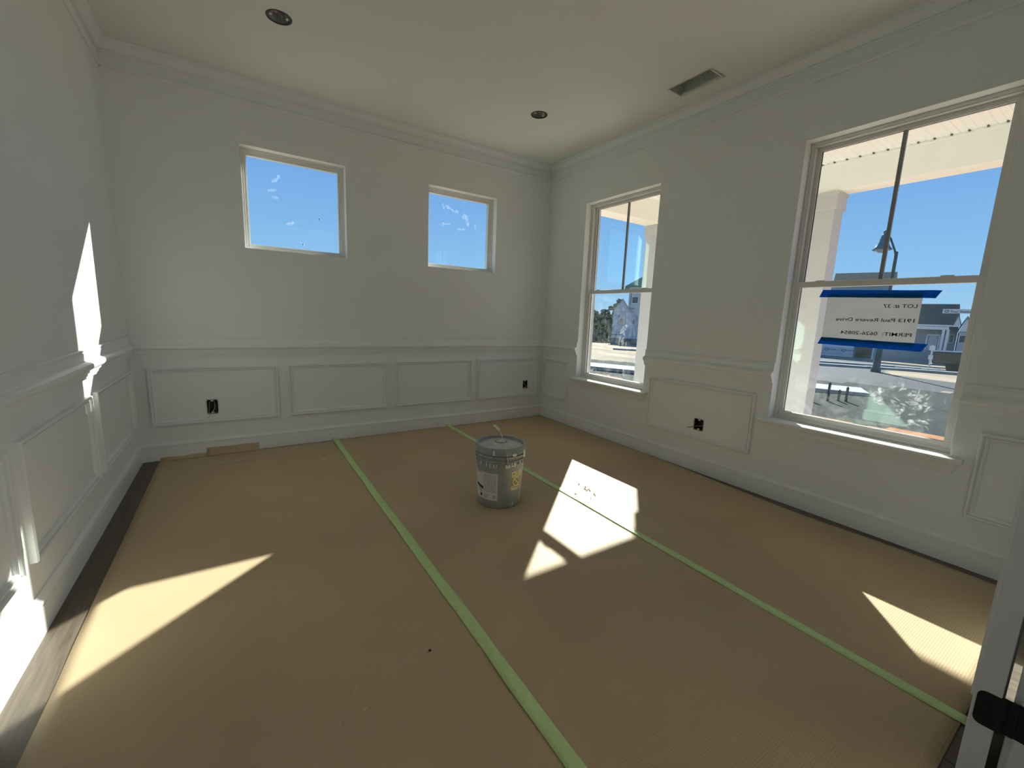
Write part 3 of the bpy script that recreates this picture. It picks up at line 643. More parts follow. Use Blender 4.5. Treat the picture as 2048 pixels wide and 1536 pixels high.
    for s in (1, -1):
        p = Vector((cx, cy, zb+0.288)) + d*s*0.149
        MB().tube([p-d*s*0.004, p+d*s*0.010], [0.014, 0.012], 14).tube([p+d*s*0.010, p+d*s*0.014], [0.006, 0.005], 10).build('handle_lug', M_BK, B, smooth='auto')
    c0 = Vector((cx, cy, zb+0.288)); left = Vector((_r.x, _r.y, 0)).normalized()*-1
    upv = (Vector((0, 0, 1))*0.172 + left*0.028)
    pts = []
    for i in range(25):
        t = math.pi*i/24; ct, st = math.cos(t), math.sin(t)
        w = 0.162*(abs(ct)**0.75)*(1 if ct >= 0 else -1)
        pts.append(c0 + d*w + upv*(st**0.9))
    hd = MB().tube(pts, 0.0024, 8).build('handle', mat('bail_wire', (0.75, 0.72, 0.65), 0.4, 0.5, 0.5, nscale=40, namt=0.15), B, smooth=True)
    MB().tube(pts[10:15], 0.0075, 12).build('grip', mat('grip_plastic', (0.85, 0.82, 0.75), 0.5, nscale=30, namt=0.05), hd, smooth='auto')
bucket()

# ------------------------------------------------------------------ electrical boxes, downlights, vent
def outlet(wall, wobj, O, label, cable):
    s0, s1, z0, z1 = O; c = (s0+s1)/2
    E_ = tag(empty('outlet_box', wpt(wall, c) + Vector((0, 0, z0))), label, 'outlet box', 'uncovered outlet boxes')
    mb = MB(); p = lambda s, o, z: wpt(wall, s) + wvec(wall, o, z)
    ax = wpt(wall, s1)-wpt(wall, s0); n = wvec(wall, -1, 0)
    t = 0.003
    mb.obox(p(s0, -0.003, z0), ax, n*0.002+n*0.0, (0,0,0.001))
    mb.obox(p(s0, -0.060, z0), ax, n*0.002, (0, 0, z1-z0))
    mb.obox(p(s0, -0.004, z0), ax, n*0.056, (0, 0, t)); mb.obox(p(s0, -0.004, z1-t), ax, n*0.056, (0, 0, t))
    an = ax.normalized()
    mb.obox(p(s0, -0.004, z0), an*t, n*0.056, (0, 0, z1-z0)); mb.obox(p(s1, -0.004, z0), an*-t, n*0.056, (0, 0, z1-z0))
    mb.build('box', M_BOX, E_)
    for zz in (z0+0.002, z1-0.013):
        MB().obox(p(c-0.009, -0.003, zz), an*0.018, n*0.003, (0, 0, 0.011)).build('screw_tab', M_GALV, E_)
    for pts, m, r in cable:
        MB().tube([p(c+a, o, z0+z) for a, o, z in pts], r, 7).build('cable', m, E_, smooth=True)
    # broken plaster edge round the cut-out
    eg = MB(); rnd = random.Random(int(abs(c)*1000)); nn = 28; V = []
    for k in range(nn):
        a = 2*math.pi*k/nn; sx, sz = sq(a, 1.0); hw, hh = abs(s1-s0)/2, (z1-z0)/2; q = 0.004+0.004*rnd.random()
        V += [p(c+sx*hw, 0.0006, (z0+z1)/2+sz*hh), p(c+sx*(hw+q), 0.0004, (z0+z1)/2+sz*(hh+q))]
    eg.add(V, [(2*k, 2*((k+1) % nn), 2*((k+1) % nn)+1, 2*k+1) for k in range(nn)]); eg.build('cut_edge', M_GYPSUM, E_)
outlet('b', wall_back, OUT_B[0], 'uncovered dark outlet box in the first panel by the left wall', [([(0.012,-0.05,0.09),(0.014,-0.03,0.06),(0.010,-0.012,0.03),(-0.004,-0.004,0.012),(-0.012,0.004,0.004)], M_WIREW, 0.0028), ([(-0.02,-0.05,0.085),(-0.022,-0.02,0.05),(-0.024,-0.006,0.01),(-0.02,0.006,-0.015),(-0.034,0.012,-0.03)], M_WIREW, 0.0022), ([(0.022,-0.05,0.08),(0.022,-0.02,0.04),(0.02,-0.004,0.01),(0.0,0.006,0.0)], M_WIREB, 0.002)])
outlet('b', wall_back, OUT_B[1], 'uncovered outlet box in the panel beside the far corner', [([(-0.012,-0.05,0.08),(-0.006,-0.02,0.055),(0.012,0.0,0.03),(0.034,0.010,0.008),(0.05,0.012,-0.002)], M_WIREW, 0.0024), ([(0.0,-0.05,0.06),(0.01,-0.01,0.035),(0.03,0.006,0.012),(0.04,0.012,0.0)], M_WIREB, 0.0022)])
outlet('r', wall_right, OUT_R[0], 'uncovered outlet box in the panel between the tall windows', [([(0.01,-0.05,0.06),(0.0,-0.02,0.034),(0.02,-0.004,0.026),(0.05,0.008,0.016),(0.085,0.012,0.004)], M_WIREB, 0.0026), ([(-0.02,-0.05,0.03),(0.0,-0.02,0.03),(0.03,-0.02,0.028)], M_WIREW, 0.003), ([(-0.005,-0.05,0.04),(-0.025,-0.004,0.036),(-0.042,0.006,0.034)], M_WIREB, 0.0018)])

def downlight(x, y, label, seed):
    D_ = tag(empty('ceiling_can', (x, y, H)), label, 'ceiling fitting', 'unfinished round ceiling fittings')
    MB().lathe([(DLR-0.004, -0.001), (DLR+0.001, 0.002), (DLR-0.002, 0.004), (DLR-0.002, 0.075), (0.0, 0.075)], (x, y, H), 40).build('housing', M_CAN, D_, smooth='auto')
    MB().lathe([(DLR-0.010, -0.0015), (DLR-0.001, -0.0025), (DLR, 0.002), (DLR-0.010, 0.002)], (x, y, H), 40).build('rim', mat('rim_dark', (0.03, 0.03, 0.03), 0.5, nscale=50, namt=0.3), D_, smooth='auto')
    rnd = random.Random(seed); wr = MB()
    for k in range(4):
        a = rnd.random()*6.28; r0 = 0.035
        pts = [(x+r0*math.cos(a+i*0.7)*(1-0.12*i), y+r0*math.sin(a+i*0.7)*(1-0.12*i), H+0.055-0.010*i+0.006*math.sin(i*2+k)) for i in range(6)]
        wr.tube(pts, 0.0032, 7)
    wr.build('wiring', mat('wire_mixed', (0.30, 0.30, 0.28), 0.5, nscale=30, namt=0.6), D_, smooth=True)
    for sx in (-1, 1): MB().obox((x+sx*0.040-0.006, y-0.010, H+0.002), (0.012, 0, 0), (0, 0.020, 0), (0, 0, 0.028)).build('bracket', M_GALV, D_)
    MB().lathe([(0.010, 0.006), (0.014, 0.012), (0.013, 0.03), (0.0, 0.034)], (x-0.022, y-0.018, H), 14).build('connector', mat('connector_pale', (0.6, 0.6, 0.57), 0.5, nscale=40, namt=0.2), D_, smooth='auto')
downlight(*DL[0], 'round ceiling fitting with loose wires nearer the left wall', 3)
downlight(*DL[1], 'round ceiling fitting with loose wires nearer the far corner', 8)
vx0, vx1, vy0, vy1 = VENT
ve = tag(empty('vent_opening', ((vx0+vx1)/2, (vy0+vy1)/2, H)), 'uncovered rectangular duct opening cut in the ceiling', 'vent')
vb = MB(); vb.box(vx0, vx1, vy0, vy1, H+0.15, H+0.153)
vb.box(vx0, vx0+0.0015, vy0, vy1, H, H+0.15).box(vx1-0.0015, vx1, vy0, vy1, H, H+0.15).box(vx0, vx1, vy0, vy0+0.0015, H, H+0.15).box(vx0, vx1, vy1-0.0015, vy1, H, H+0.15)
vb.build('duct_boot', M_GALV, ve)
fl = MB(); fl.box(vx1-0.016, vx1-0.007, vy0+0.006, vy1-0.006, H-0.003, H+0.010).box(vx0+0.008, vx1-0.016, vy0+0.006, vy0+0.014, H-0.003, H+0.010)
fl.build('flange', mat('flange_pale', (0.80, 0.81, 0.77), 0.5, 0.5, 0.0, nscale=40, namt=0.2), ve)
eg = MB(); rnd = random.Random(2); nn = 64; V = []
for k in range(nn):
    a = 2*math.pi*k/nn; sx, sy = sq(a, 1.0); hw, hh = (vx1-vx0)/2, (vy1-vy0)/2; q = 0.006*rnd.random(); q2 = 0.005+0.004*rnd.random()
    V += [((vx0+vx1)/2+sx*(hw-q), (vy0+vy1)/2+sy*(hh-q), H-0.0012), ((vx0+vx1)/2+sx*(hw+q2), (vy0+vy1)/2+sy*(hh+q2), H-0.0006)]
eg.add(V, [(2*k, 2*((k+1) % nn), 2*((k+1) % nn)+1, 2*k+1) for k in range(nn)]); eg.build('cut_edge', M_GYPSUM, ve)

HY = FY-0.12
# ------------------------------------------------------------------ doorway, door leaf, hall
jx = DOOR[1]
dj = MB(); dj.box(jx-0.018, jx, FY-0.125, FY+0.003, 0, DOOR[3]); dj.box(DOOR[0], DOOR[0]+0.018, FY-0.125, FY+0.003, 0, DOOR[3]); dj.box(DOOR[0], jx, FY-0.125, FY+0.003, DOOR[3]-0.018, DOOR[3])
dw = struct(dj.build('door_1', M_TRIM), 'white door frame of the double doorway', 'door frame')
cs = MB(); cs.box(jx-0.006, jx+0.066, FY, FY+0.016, 0, DOOR[3]+0.066); cs.box(DOOR[0]-0.066, DOOR[0]+0.006, FY, FY+0.016, 0, DOOR[3]+0.066); cs.box(DOOR[0]+0.006, jx-0.006, FY, FY+0.016, DOOR[3]-0.006, DOOR[3]+0.066)
cs.build('casing', M_TRIM, dw, bevel=0.003)
# leaf folded right back against the front wall; hinge edge faces the camera
hx, ysA, ysB = -1.460, -3.7728, -3.7285; sl = 0.070
leaf = tag(empty('door_leaf', (hx, (ysA+ysB)/2, 0.012)), 'white door leaf folded open at the right edge with black hinges', 'door')
ex = Vector((1, sl, 0)).normalized(); ey = Vector((-sl, 1, 0)).normalized(); LWD = 0.50; th = 0.0445; o0 = Vector((hx, ysA, 0.016))
MB().obox(o0, ex*LWD, ey*th, (0, 0, 2.37)).build('slab', M_TRIM, leaf, bevel=0.002)
for z0, z1 in ((0.20, 0.95), (1.15, 2.2)):
    pm = MB()
    for q in (-0.006, th): 
        a = o0 + ex*0.09 + ey*q + Vector((0, 0, z0-0.016))
        for w_, h_, ox, oz in ((LWD-0.18, 0.02, 0, 0), (LWD-0.18, 0.02, 0, z1-z0-0.02), (0.02, z1-z0-0.04, 0, 0.02), (0.02, z1-z0-0.04, LWD-0.20, 0.02)):
            pm.obox(a + ex*ox + Vector((0, 0, oz)), ex*w_, ey*0.006, (0, 0, h_))
    pm.build('panel_moulding', M_TRIM, leaf)
for zc in (0.232, 1.10, 2.12):
    hg = MB(); n = 6
    def rplate(o, a, b, w, h, nrm, t, r=0.016, left=True):
        P = []
        for cx_, cz_, a0 in ((r, r, math.pi), (w, 0, None), (w, h, None), (r, h-r, math.pi/2)):
            if a0 is None: P.append((cx_, cz_))
            else:
                for i in range(n+1):
                    an = a0 + (math.pi/2)*i/n if cz_ == r else math.pi/2 + (math.pi/2)*i/n
                    P.append((cx_+r*math.cos(an), cz_+r*math.sin(an)))
        P = sorted(P, key=lambda q: math.atan2(q[1]-h/2, q[0]-w/2))
        k = len(P); V = [o + a*q[0] + b*q[1] for q in P] + [o + a*q[0] + b*q[1] + nrm*t for q in P]
        hg.add(V, [tuple(range(k)), tuple(range(2*k-1, k-1, -1))] + [(i, (i+1) % k, k+(i+1) % k, k+i) for i in range(k)])
    za = zc-0.043
    rplate(o0 + ey*(th-0.006) - ex*0.0018 + Vector((0, 0, za-0.016)), -ey, Vector((0, 0, 1)), th-0.004, 0.090, ex, 0.0024)
    kp = Vector((hx+0.004, FY+0.028, za))
    for q in range(5): hg.lathe([(0.0, q*0.018), (0.0072, q*0.018+0.0006), (0.0072, q*0.018+0.0172), (0.0, q*0.018+0.0178)], kp, 14)
    hg.lathe([(0.0, -0.006), (0.005, -0.004), (0.006, 0), (0, 0)], kp, 10)
    hg.box(hx-0.002, hx+0.006, FY+0.026, ysA+0.004, za, za+0.09)
    hg.box(jx-0.0205, jx-0.018, FY-0.040, FY+0.006, za, za+0.09); hg.box(jx-0.0205, hx+0.006, FY+0.004, FY+0.030, za, za+0.09)
    hg.build('hinge', M_BLACK, leaf)
# unseen hall, its side wall opened to bounce sun through the doorway
HY = FY-0.12
hall = struct(MB().box(LX-1.0, LX-0.88, HY-2.6, HY, 0, H).box(0.3, 0.42, HY-2.6, HY-2.45, 0, H).box(0.3, 0.42, HY-0.2, HY, 0, H).box(0.3, 0.42, HY-2.45, HY-0.2, 2.5, H).box(0.3, 0.42, HY-2.45, HY-0.2, 0, 0.1).box(LX-1.0, LX-0.15, HY, HY+0.1, 0, H).box(0.17, 0.42, HY, HY+0.1, 0, H).build('wall_hall', M_WALL), 'unseen white hall walls with a side opening added to let sun in', 'wall')
hall2 = struct(weld(slab_with_holes('y', HY-2.72, HY-2.6, LX-1.0, 0.42, 0, H, []).build('wall_entry', M_WALL)), 'unseen white hall wall bouncing sun into the doorway', 'wall')
struct(MB().box(LX-1.0, 0.42, HY-2.7, FY-0.09, H, H+0.05).build('ceiling_hall', M_CEIL), 'hall ceiling', 'ceiling')
struct(MB().box(LX-1.0, 0.42, HY-2.7, FY-0.4, -0.10, -0.001).build('floor_hall', M_WOOD), 'hall floor', 'floor')

# ------------------------------------------------------------------ porch
PX0, PX1, ZB, ZC = 1.875, 2.070, 2.418, 2.685  # porch cut short at the near end so sun reaches the hall
pc = struct(empty('porch_ceiling', (1.0, -2.0, ZC)), 'cream vinyl soffit over the porch', 'porch ceiling')
sb = MB(); prof = [(0.0, 0.0), (0.006, -0.004), (0.040, -0.004), (0.048, 0.001), (0.056, -0.004), (0.092, -0.004), (0.098, 0.0), (0.098, 0.008), (0.0, 0.008)]
sb_me = sb.prism([(0, a, b) for a, b in prof], (0, 0, 0), (PX0-0.185, 0, 0)).mesh('soffit_board'); sb_me.materials.append(M_SOFFIT)
yy = -3.726
while yy < -0.02: place(pc, 'soffit_board', sb_me, (0.185, yy, ZC)); yy += 0.098
rib = MB(); ylist = []
yy = -3.726
while yy < -0.02: rib.box(PX0-0.030, PX0-0.004, yy+0.042, yy+0.054, ZC-0.012, ZC-0.004); yy += 0.098
rib.build('groove_shade', mat('soffit_shadow_gap', (0.10, 0.09, 0.08), 0.8, nscale=20, namt=0.1), pc)  # dark blocks painted as the shade in the soffit groove ends
tag(MB().box(PX0, PX1, -3.74, 0.235, ZB, 3.0).box(PX0-0.012, PX0, -3.74, 0.0, ZC-0.028, ZC-0.003).build('porch_beam', M_BEAM, bevel=0.004), 'wrapped beam along the front of the porch outside window', 'beam')
tag(MB().box(T+0.015, PX0, 0.0, 0.235, ZB, 3.0).box(T+0.015, PX0-0.012, -0.012, 0.0, ZC-0.028, ZC-0.003).build('porch_beam', M_BEAM, bevel=0.004), 'wrapped beam across the far end of the porch', 'beam')
struct(MB().box(T, 2.3, -3.8, 0.45, 3.0, 3.1).build('roof_porch_sun_block', M_BEAM), 'unseen porch roof added to block the sun', 'roof')  # unseen slab added to stop sun passing above the soffit
struct(MB().box(T, 2.2, -3.8, 0.35, -0.5, -0.12).build('floor_porch', mat('porch_concrete', (0.80, 0.78, 0.74), 0.8, nscale=6, namt=0.15, bump=0.3, bscale=60)), 'concrete porch slab', 'floor')
struct(MB().box(T, T+0.012, HY, T, -0.6, 0.45).box(T, T+0.012, T2[1]+0.07, T1[0]-0.07, 0.45, 3.0).box(T, T+0.012, T1[1]+0.07, T, 0.45, 3.0).box(T, T+0.012, HY, T2[0]-0.07, 0.45, 3.0).build('wall_exterior', mat('exterior_siding', (0.84, 0.83, 0.80), 0.7, nscale=6, namt=0.03)), 'outside face of the window wall', 'wall')
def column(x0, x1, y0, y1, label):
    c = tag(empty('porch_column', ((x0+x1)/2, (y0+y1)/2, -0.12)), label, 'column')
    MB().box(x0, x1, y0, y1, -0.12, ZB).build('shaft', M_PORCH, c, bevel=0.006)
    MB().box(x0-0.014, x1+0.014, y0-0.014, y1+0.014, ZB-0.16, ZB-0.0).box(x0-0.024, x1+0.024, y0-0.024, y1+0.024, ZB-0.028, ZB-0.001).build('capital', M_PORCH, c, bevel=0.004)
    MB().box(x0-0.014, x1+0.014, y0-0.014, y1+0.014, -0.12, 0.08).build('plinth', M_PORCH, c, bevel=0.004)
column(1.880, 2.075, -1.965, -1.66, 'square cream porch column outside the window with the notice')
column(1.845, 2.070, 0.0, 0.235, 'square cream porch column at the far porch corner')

# ------------------------------------------------------------------ ground
def gz(x, y):
    r = math.hypot(x-CAM.x, y-CAM.y)
    return -0.5 - 0.05*max(0, r-24) + (0.05*nz(x, y, 0.35) if r < 40 else 0.25*nz(x, y, 0.06))
M_DIRT = mat('graded_dirt', (0.30, 0.245, 0.175), 0.95, 0.1, nscale=0.9, namt=0.75, bump=1.0, bscale=4, stretch=(1, 0.35, 1))
M_CLAY = mat('orange_clay', (0.36, 0.17, 0.085), 0.95, 0.1, nscale=3, namt=0.5, bump=1.0, bscale=14)
M_SOIL = mat('dark_mulch', (0.030, 0.036, 0.037), 0.95, 0.1, nscale=14, namt=0.7, bump=1.0, bscale=40)
M_ASPH = mat('asphalt', (0.040, 0.050, 0.064), 0.85, 0.2, nscale=3, namt=0.15, bump=0.3, bscale=50)
M_CONC = mat('concrete', (0.30, 0.31, 0.32), 0.8, 0.2, nscale=5, namt=0.1, bump=0.3, bscale=60)
xs = [0.19]; 
while xs[-1] < 300: xs.append(xs[-1] + max(0.22, 0.035*xs[-1]))
ys = [0.0]
while ys[-1] < 300: ys.append(ys[-1] + max(0.22, 0.035*ys[-1]))
ys = [-v for v in ys[:0:-1] if v < 120] + ys
SD = Vector((0.442, -0.897)); SN = Vector((0.897, 0.442)); SC = Vector((7.18, 6.8))
def gmat(x, y):
    q = (Vector((x, y))-SC); a = q.dot(SN); 
    if x < 6.3 + 0.5*nz(x, y, 1.2): return 1
    if a < 2.6 + 0.25*nz(x, y, 0.8) and a > -8: return 2 if y > -6 else 1
    if a > 2.6 and x-CAM.x < 46 and y < 9.0 + 0.35*(x-14): return 3 if not (y < 3.2 - (22-x)*0.35 and 17.5 < x < 24) else 0
    return 0
V = [(x, y, gz(x, y)) for y in ys for x in xs]; F = []; MI = []
nx = len(xs)
for j in range(len(ys)-1):
    for i in range(nx-1):
        F.append((j*nx+i, j*nx+i+1, (j+1)*nx+i+1, (j+1)*nx+i)); MI.append(gmat((xs[i]+xs[i+1])/2, (ys[j]+ys[j+1])/2))
gm = MB(); gm.v = V; gm.f = F; gm.m = MI
struct(gm.build('ground', [M_DIRT, M_CLAY, M_SOIL, M_ASPH], smooth=True), 'bare building lot and street outside the windows', 'ground')
struct(MB().box(-60, 0.19, 0.6, 60, -1.2, -0.6).build('ground_side', M_DIRT), 'bare lot beyond the back wall', 'ground')
# concrete walk
walk = struct(empty('sidewalk', (SC.x, SC.y, -0.5)), 'pale concrete walk crossing the lot', 'walk')
wk = MB(); wk.obox((0, 0, 0), (1.48, 0, 0), (0, 1.15, 0), (0, 0, 0.10)); wk_me = wk.mesh('slab'); wk_me.materials.append(M_CONC)
ang = math.atan2(SD.y, SD.x)
for k in range(-3, 5):
    p = SC + SD*(k*1.5) - SN*0.55
    place(walk, 'slab', wk_me, (p.x, p.y, -0.50), ang)
M_STAKE = mat('weathered_stake', (0.05, 0.05, 0.045), 0.9, nscale=20, namt=0.3)
for i, (x, y, h) in enumerate(((8.05, 0.42, 0.42), (8.30, 0.10, 0.40), (8.55, -0.02, 0.24), (8.62, -0.14, 0.32))):
    s = MB().box(x-0.02, x+0.02, y-0.02, y+0.02, -0.55, -0.5+h).add([(x-0.02, y-0.02, -0.5+h), (x+0.02, y-0.02, -0.5+h), (x+0.02, y+0.02, -0.5+h), (x-0.02, y+0.02, -0.5+h), (x, y, -0.47+h)], [(0,1,4),(1,2,4),(2,3,4),(3,0,4)]).build('survey_stake', M_STAKE, origin=(x, y, -0.5))
    tag(s, ('short dark survey stake beside the walk, leftmost of four', 'short dark survey stake beside the walk, tallest of the middle two', 'lowest dark survey stake beside the walk', 'short dark survey stake beside the walk, rightmost of four')[i], 'stake', 'survey stakes')

# kerb lines of the street
kb = MB()
for off in (9.2, 14.5):
    A = SC + SN*off + SD*(-2); Bp = SC + SN*off + SD*22
    for k in range(24):
        p = A + SD*k; z = gz(p.x, p.y)
        kb.obox((p.x, p.y, z-0.1), (SD.x*0.99, SD.y*0.99, 0), (SN.x*0.35, SN.y*0.35, 0), (0, 0, 0.2))
struct(kb.build('kerb', M_CONC), 'concrete street kerbs', 'kerb')

# ------------------------------------------------------------------ street lamp and street sign
def local(bx, by, rx, ry, bz=0.0):
    def g(s, d, z): return Vector((bx + rx*s - ry*d*-1*0 + (-ry)*d, by + ry*s + rx*d, bz+z))   # d: away from the viewer
    return g
M_POLE = mat('lamp_post_paint', (0.045, 0.06, 0.06), 0.4, nscale=10, namt=0.2)
lp = tag(empty('street_lamp', (17.9, 2.05, -0.5)), 'dark street lamp with bell shade on a bent arm', 'street lamp')
g = local(17.9, 2.05, 0.272, -0.962)
MB().lathe([(0.16, 0.0), (0.16, 0.12), (0.12, 0.2), (0.11, 0.9), (0.075, 1.1), (0.06, 1.2), (0.055, 3.6), (0.05, 4.5), (0.055, 4.52), (0.02, 4.56)], (17.9, 2.05, -0.5), 16).build('pole', M_POLE, lp, smooth='auto')
MB().tube([g(0.0, 0, 3.85), g(-0.06, 0, 4.1), g(-0.24, 0, 4.55), g(-0.33, 0, 4.68), g(-0.43, 0, 4.72)], 0.030, 8).build('arm', M_POLE, lp, smooth=True)
c = g(-0.43, 0, 0)
MB().lathe([(0.02, 4.86), (0.05, 4.82), (0.05, 4.76), (0.03, 4.72), (0.085, 4.68), (0.09, 4.60), (0.12, 4.54), (0.13, 4.44), (0.19, 4.34), (0.22, 4.26), (0.30, 4.16), (0.30, 4.14), (0.24, 4.16)], c, 24).build('shade', mat('lamp_shade_metal', (0.16, 0.19, 0.21), 0.25, 0.6, 0.6, nscale=10, namt=0.3), lp, smooth='auto')
MB().lathe([(0.22, 4.17), (0.18, 4.10), (0.10, 4.05), (0.0, 4.03)], c, 20).build('lens', mat('lamp_lens', (0.5, 0.52, 0.5), 0.2, nscale=10, namt=0.05), lp, smooth=True)
ss = tag(empty('street_sign', (20.2, -0.16, -0.5)), 'white street name blade reading Paul Revere on a post', 'sign')
g = local(20.0, 0.2, 0.174, -0.985)
rr_ = Vector((0.174, -0.985, 0)); dd_ = Vector((0.985, 0.174, 0))
bl = MB().obox(g(-0.72, 0, 1.87), rr_*0.98, dd_*0.02, (0, 0, 0.165)).build('blade', mat('sign_white', (0.62, 0.65, 0.68), 0.4, nscale=10, namt=0.05), ss)
put_text('Paul Revere', bl, mat('sign_letter', (0.05, 0.07, 0.09), 0.5, nscale=10, namt=0.1), g(-0.50, -0.006, 1.905), rr_, (0, 0, 1), 0.60, 0.085, bold=0.01)
cc = g(-0.61, -0.006, 1.95); V = []
for k in range(20): a = 2*math.pi*k/20; V += [cc + rr_*0.068*math.cos(a) + Vector((0, 0, 0.05*math.sin(a))), cc + rr_*0.036*math.cos(a) + Vector((0, 0, 0.024*math.sin(a)))]
MB().add(V, [(2*k, 2*((k+1) % 20), 2*((k+1) % 20)+1, 2*k+1) for k in range(20)]).build('emblem', MATS['sign_letter'], bl)
MB().lathe([(0.03, 0), (0.03, 2.65), (0.0, 2.66)], g(0.22, 0.05, -0.55), 10).build('post', M_POLE, ss, smooth='auto')

# ------------------------------------------------------------------ houses
M_ROOFD = mat('dark_shingle', (0.055, 0.062, 0.07), 0.9, 0.2, nscale=2, namt=0.3, bump=0.5, bscale=10)
M_SIDE = mat('pale_siding', (0.42, 0.44, 0.46), 0.7, nscale=4, namt=0.1)
M_SIDEB = mat('blue_grey_siding', (0.24, 0.28, 0.33), 0.7, nscale=4, namt=0.1)
M_WRAP = mat('house_wrap', (0.50, 0.53, 0.58), 0.6, nscale=3, namt=0.15)
M_WTRIM = mat('exterior_white', (0.66, 0.68, 0.70), 0.6, nscale=4, namt=0.05)
M_DARKW = mat('dark_window_glass', (0.03, 0.04, 0.05), 0.1, 0.8, nscale=4, namt=0.2)
M_FOUND = mat('foundation_block', (0.11, 0.12, 0.13), 0.9, nscale=6, namt=0.3)
class House:
    def __init__(h, name, label, bx, by, rx, ry, bz):
        h.r = Vector((rx, ry, 0)).normalized(); h.d = Vector((-ry, rx, 0)).normalized(); h.b = Vector((bx, by, 0))
        if h.d.dot(h.b-CAM) < 0: h.d = -h.d
        h.o = tag(empty(name, (bx, by, bz)), label, 'house')
    def p(h, s, d, z): return h.b + h.r*s + h.d*d + Vector((0, 0, z))
    def box(h, name, m, s0, s1, d0, d1, z0, z1, parent=None):
        return MB().obox(h.p(s0, d0, z0), h.r*(s1-s0), h.d*(d1-d0), (0, 0, z1-z0)).build(name, m, parent or h.o)
    def gable_s(h, name, m, s0, s1, d0, d1, ze, zr, over=0.3, t=0.18, parent=None):
        """ridge along s"""
        dm = (d0+d1)/2; V = []
        for s in (s0-over, s1+over):
            V += [h.p(s, d0-over, ze-0.15), h.p(s, dm, zr), h.p(s, d1+over, ze-0.15), h.p(s, d0-over, ze-0.15+t), h.p(s, dm, zr+t), h.p(s, d1+over, ze-0.15+t)]
        F = [(0,1,7,6),(1,2,8,7),(3,4,10,9),(4,5,11,10),(0,3,9,6),(2,5,11,8),(0,1,4,3),(1,2,5,4),(6,7,10,9),(7,8,11,10)]
        o = MB().add(V, F).build(name, m, parent or h.o)
        for s in (s0, s1): MB().add([h.p(s, d0, ze), h.p(s, d1, ze), h.p(s, dm, zr)], [(0,1,2)]).build('gable_wall', M_SIDE, parent or h.o)
        return o
    def gable_d(h, name, m, s0, s1, d0, d1, ze, zr, over=0.3, t=0.18, wall=None):
        """ridge running away from the viewer"""
        sm_ = (s0+s1)/2; V = []
        for d in (d0-over, d1):
            V += [h.p(s0-over, d, ze-0.15), h.p(sm_, d, zr), h.p(s1+over, d, ze-0.15), h.p(s0-over, d, ze-0.15+t), h.p(sm_, d, zr+t), h.p(s1+over, d, ze-0.15+t)]
        F = [(0,1,7,6),(1,2,8,7),(3,4,10,9),(4,5,11,10),(0,3,9,6),(2,5,11,8),(0,1,4,3),(1,2,5,4),(6,7,10,9),(7,8,11,10)]
        o = MB().add(V, F).build(name, m, h.o)
        MB().add([h.p(s0, d0, ze), h.p(s1, d0, ze), h.p(sm_, d0, zr)], [(0,1,2)]).build('gable_wall', wall or M_SIDE, h.o)
        return o
    def window(h, s0, s1, z0, z1, d=-0.04, wt=0.09):
        f = MB(); 
        for a, b, c_, e in ((s0, s1, z0, z0+wt), (s0, s1, z1-wt, z1), (s0, s0+wt, z0+wt, z1-wt), (s1-wt, s1, z0+wt, z1-wt)):
            f.obox(h.p(a, d, c_), h.r*(b-a), h.d*0.06, (0, 0, e-c_))
        fo = f.build('window', M_WTRIM, h.o)
        MB().obox(h.p(s0+wt, d+0.02, z0+wt), h.r*(s1-s0-2*wt), h.d*0.03, (0, 0, z1-z0-2*wt)).build('window_pane', M_DARKW, fo)

# house across the street, mostly behind the notice
h1 = House('house', 'grey house with dark ridge roof behind the lot notice', 60.95, 16.45, 0.303, -0.953, -2.5)
h1.box('wall', M_SIDEB, -9.0, 2.3, 0, 8, -2.9, 6.8); h1.gable_s('roof', M_ROOFD, -3.0, 2.3, 0, 4.0, 6.8, 7.9)
gd = h1.box('garage_door', M_WTRIM, -3.4, -0.25, -0.12, 0, -2.3, 0.0)
h1.box('wrap_panel', M_WRAP, -3.6, -0.35, -0.2, -0.13, -2.05, -1.15, gd)
for s in (-2.9, -1.2):
    V = []; 
    for k in range(16): a = 2*math.pi*k/16; V += [h1.p(s+0.25*math.cos(a), -0.215, -1.5+0.17*math.sin(a)), h1.p(s+0.16*math.cos(a), -0.215, -1.5+0.09*math.sin(a))]
    MB().add(V, [(2*k, 2*((k+1) % 16), 2*((k+1) % 16)+1, 2*k+1) for k in range(16)]).add([h1.p(s+0.3, -0.215, -1.54), h1.p(s+0.95, -0.215, -1.54), h1.p(s+0.95, -0.215, -1.46), h1.p(s+0.3, -0.215, -1.46)], [(0,1,2,3)]).build('wrap_mark', mat('wrap_print', (0.07, 0.10, 0.20), 0.6, nscale=8, namt=0.1), gd)
h1.box('garage_shade', M_DARKW, -0.05, 1.5, -0.1, 0, -2.3, -0.2); h1.box('garage_post', M_WTRIM, 1.5, 1.7, -0.14, 0, -2.4, -0.1)  # solid dark block painted as the shade inside the open garage
h1.window(-2.4, -1.4, 3.6, 5.2)
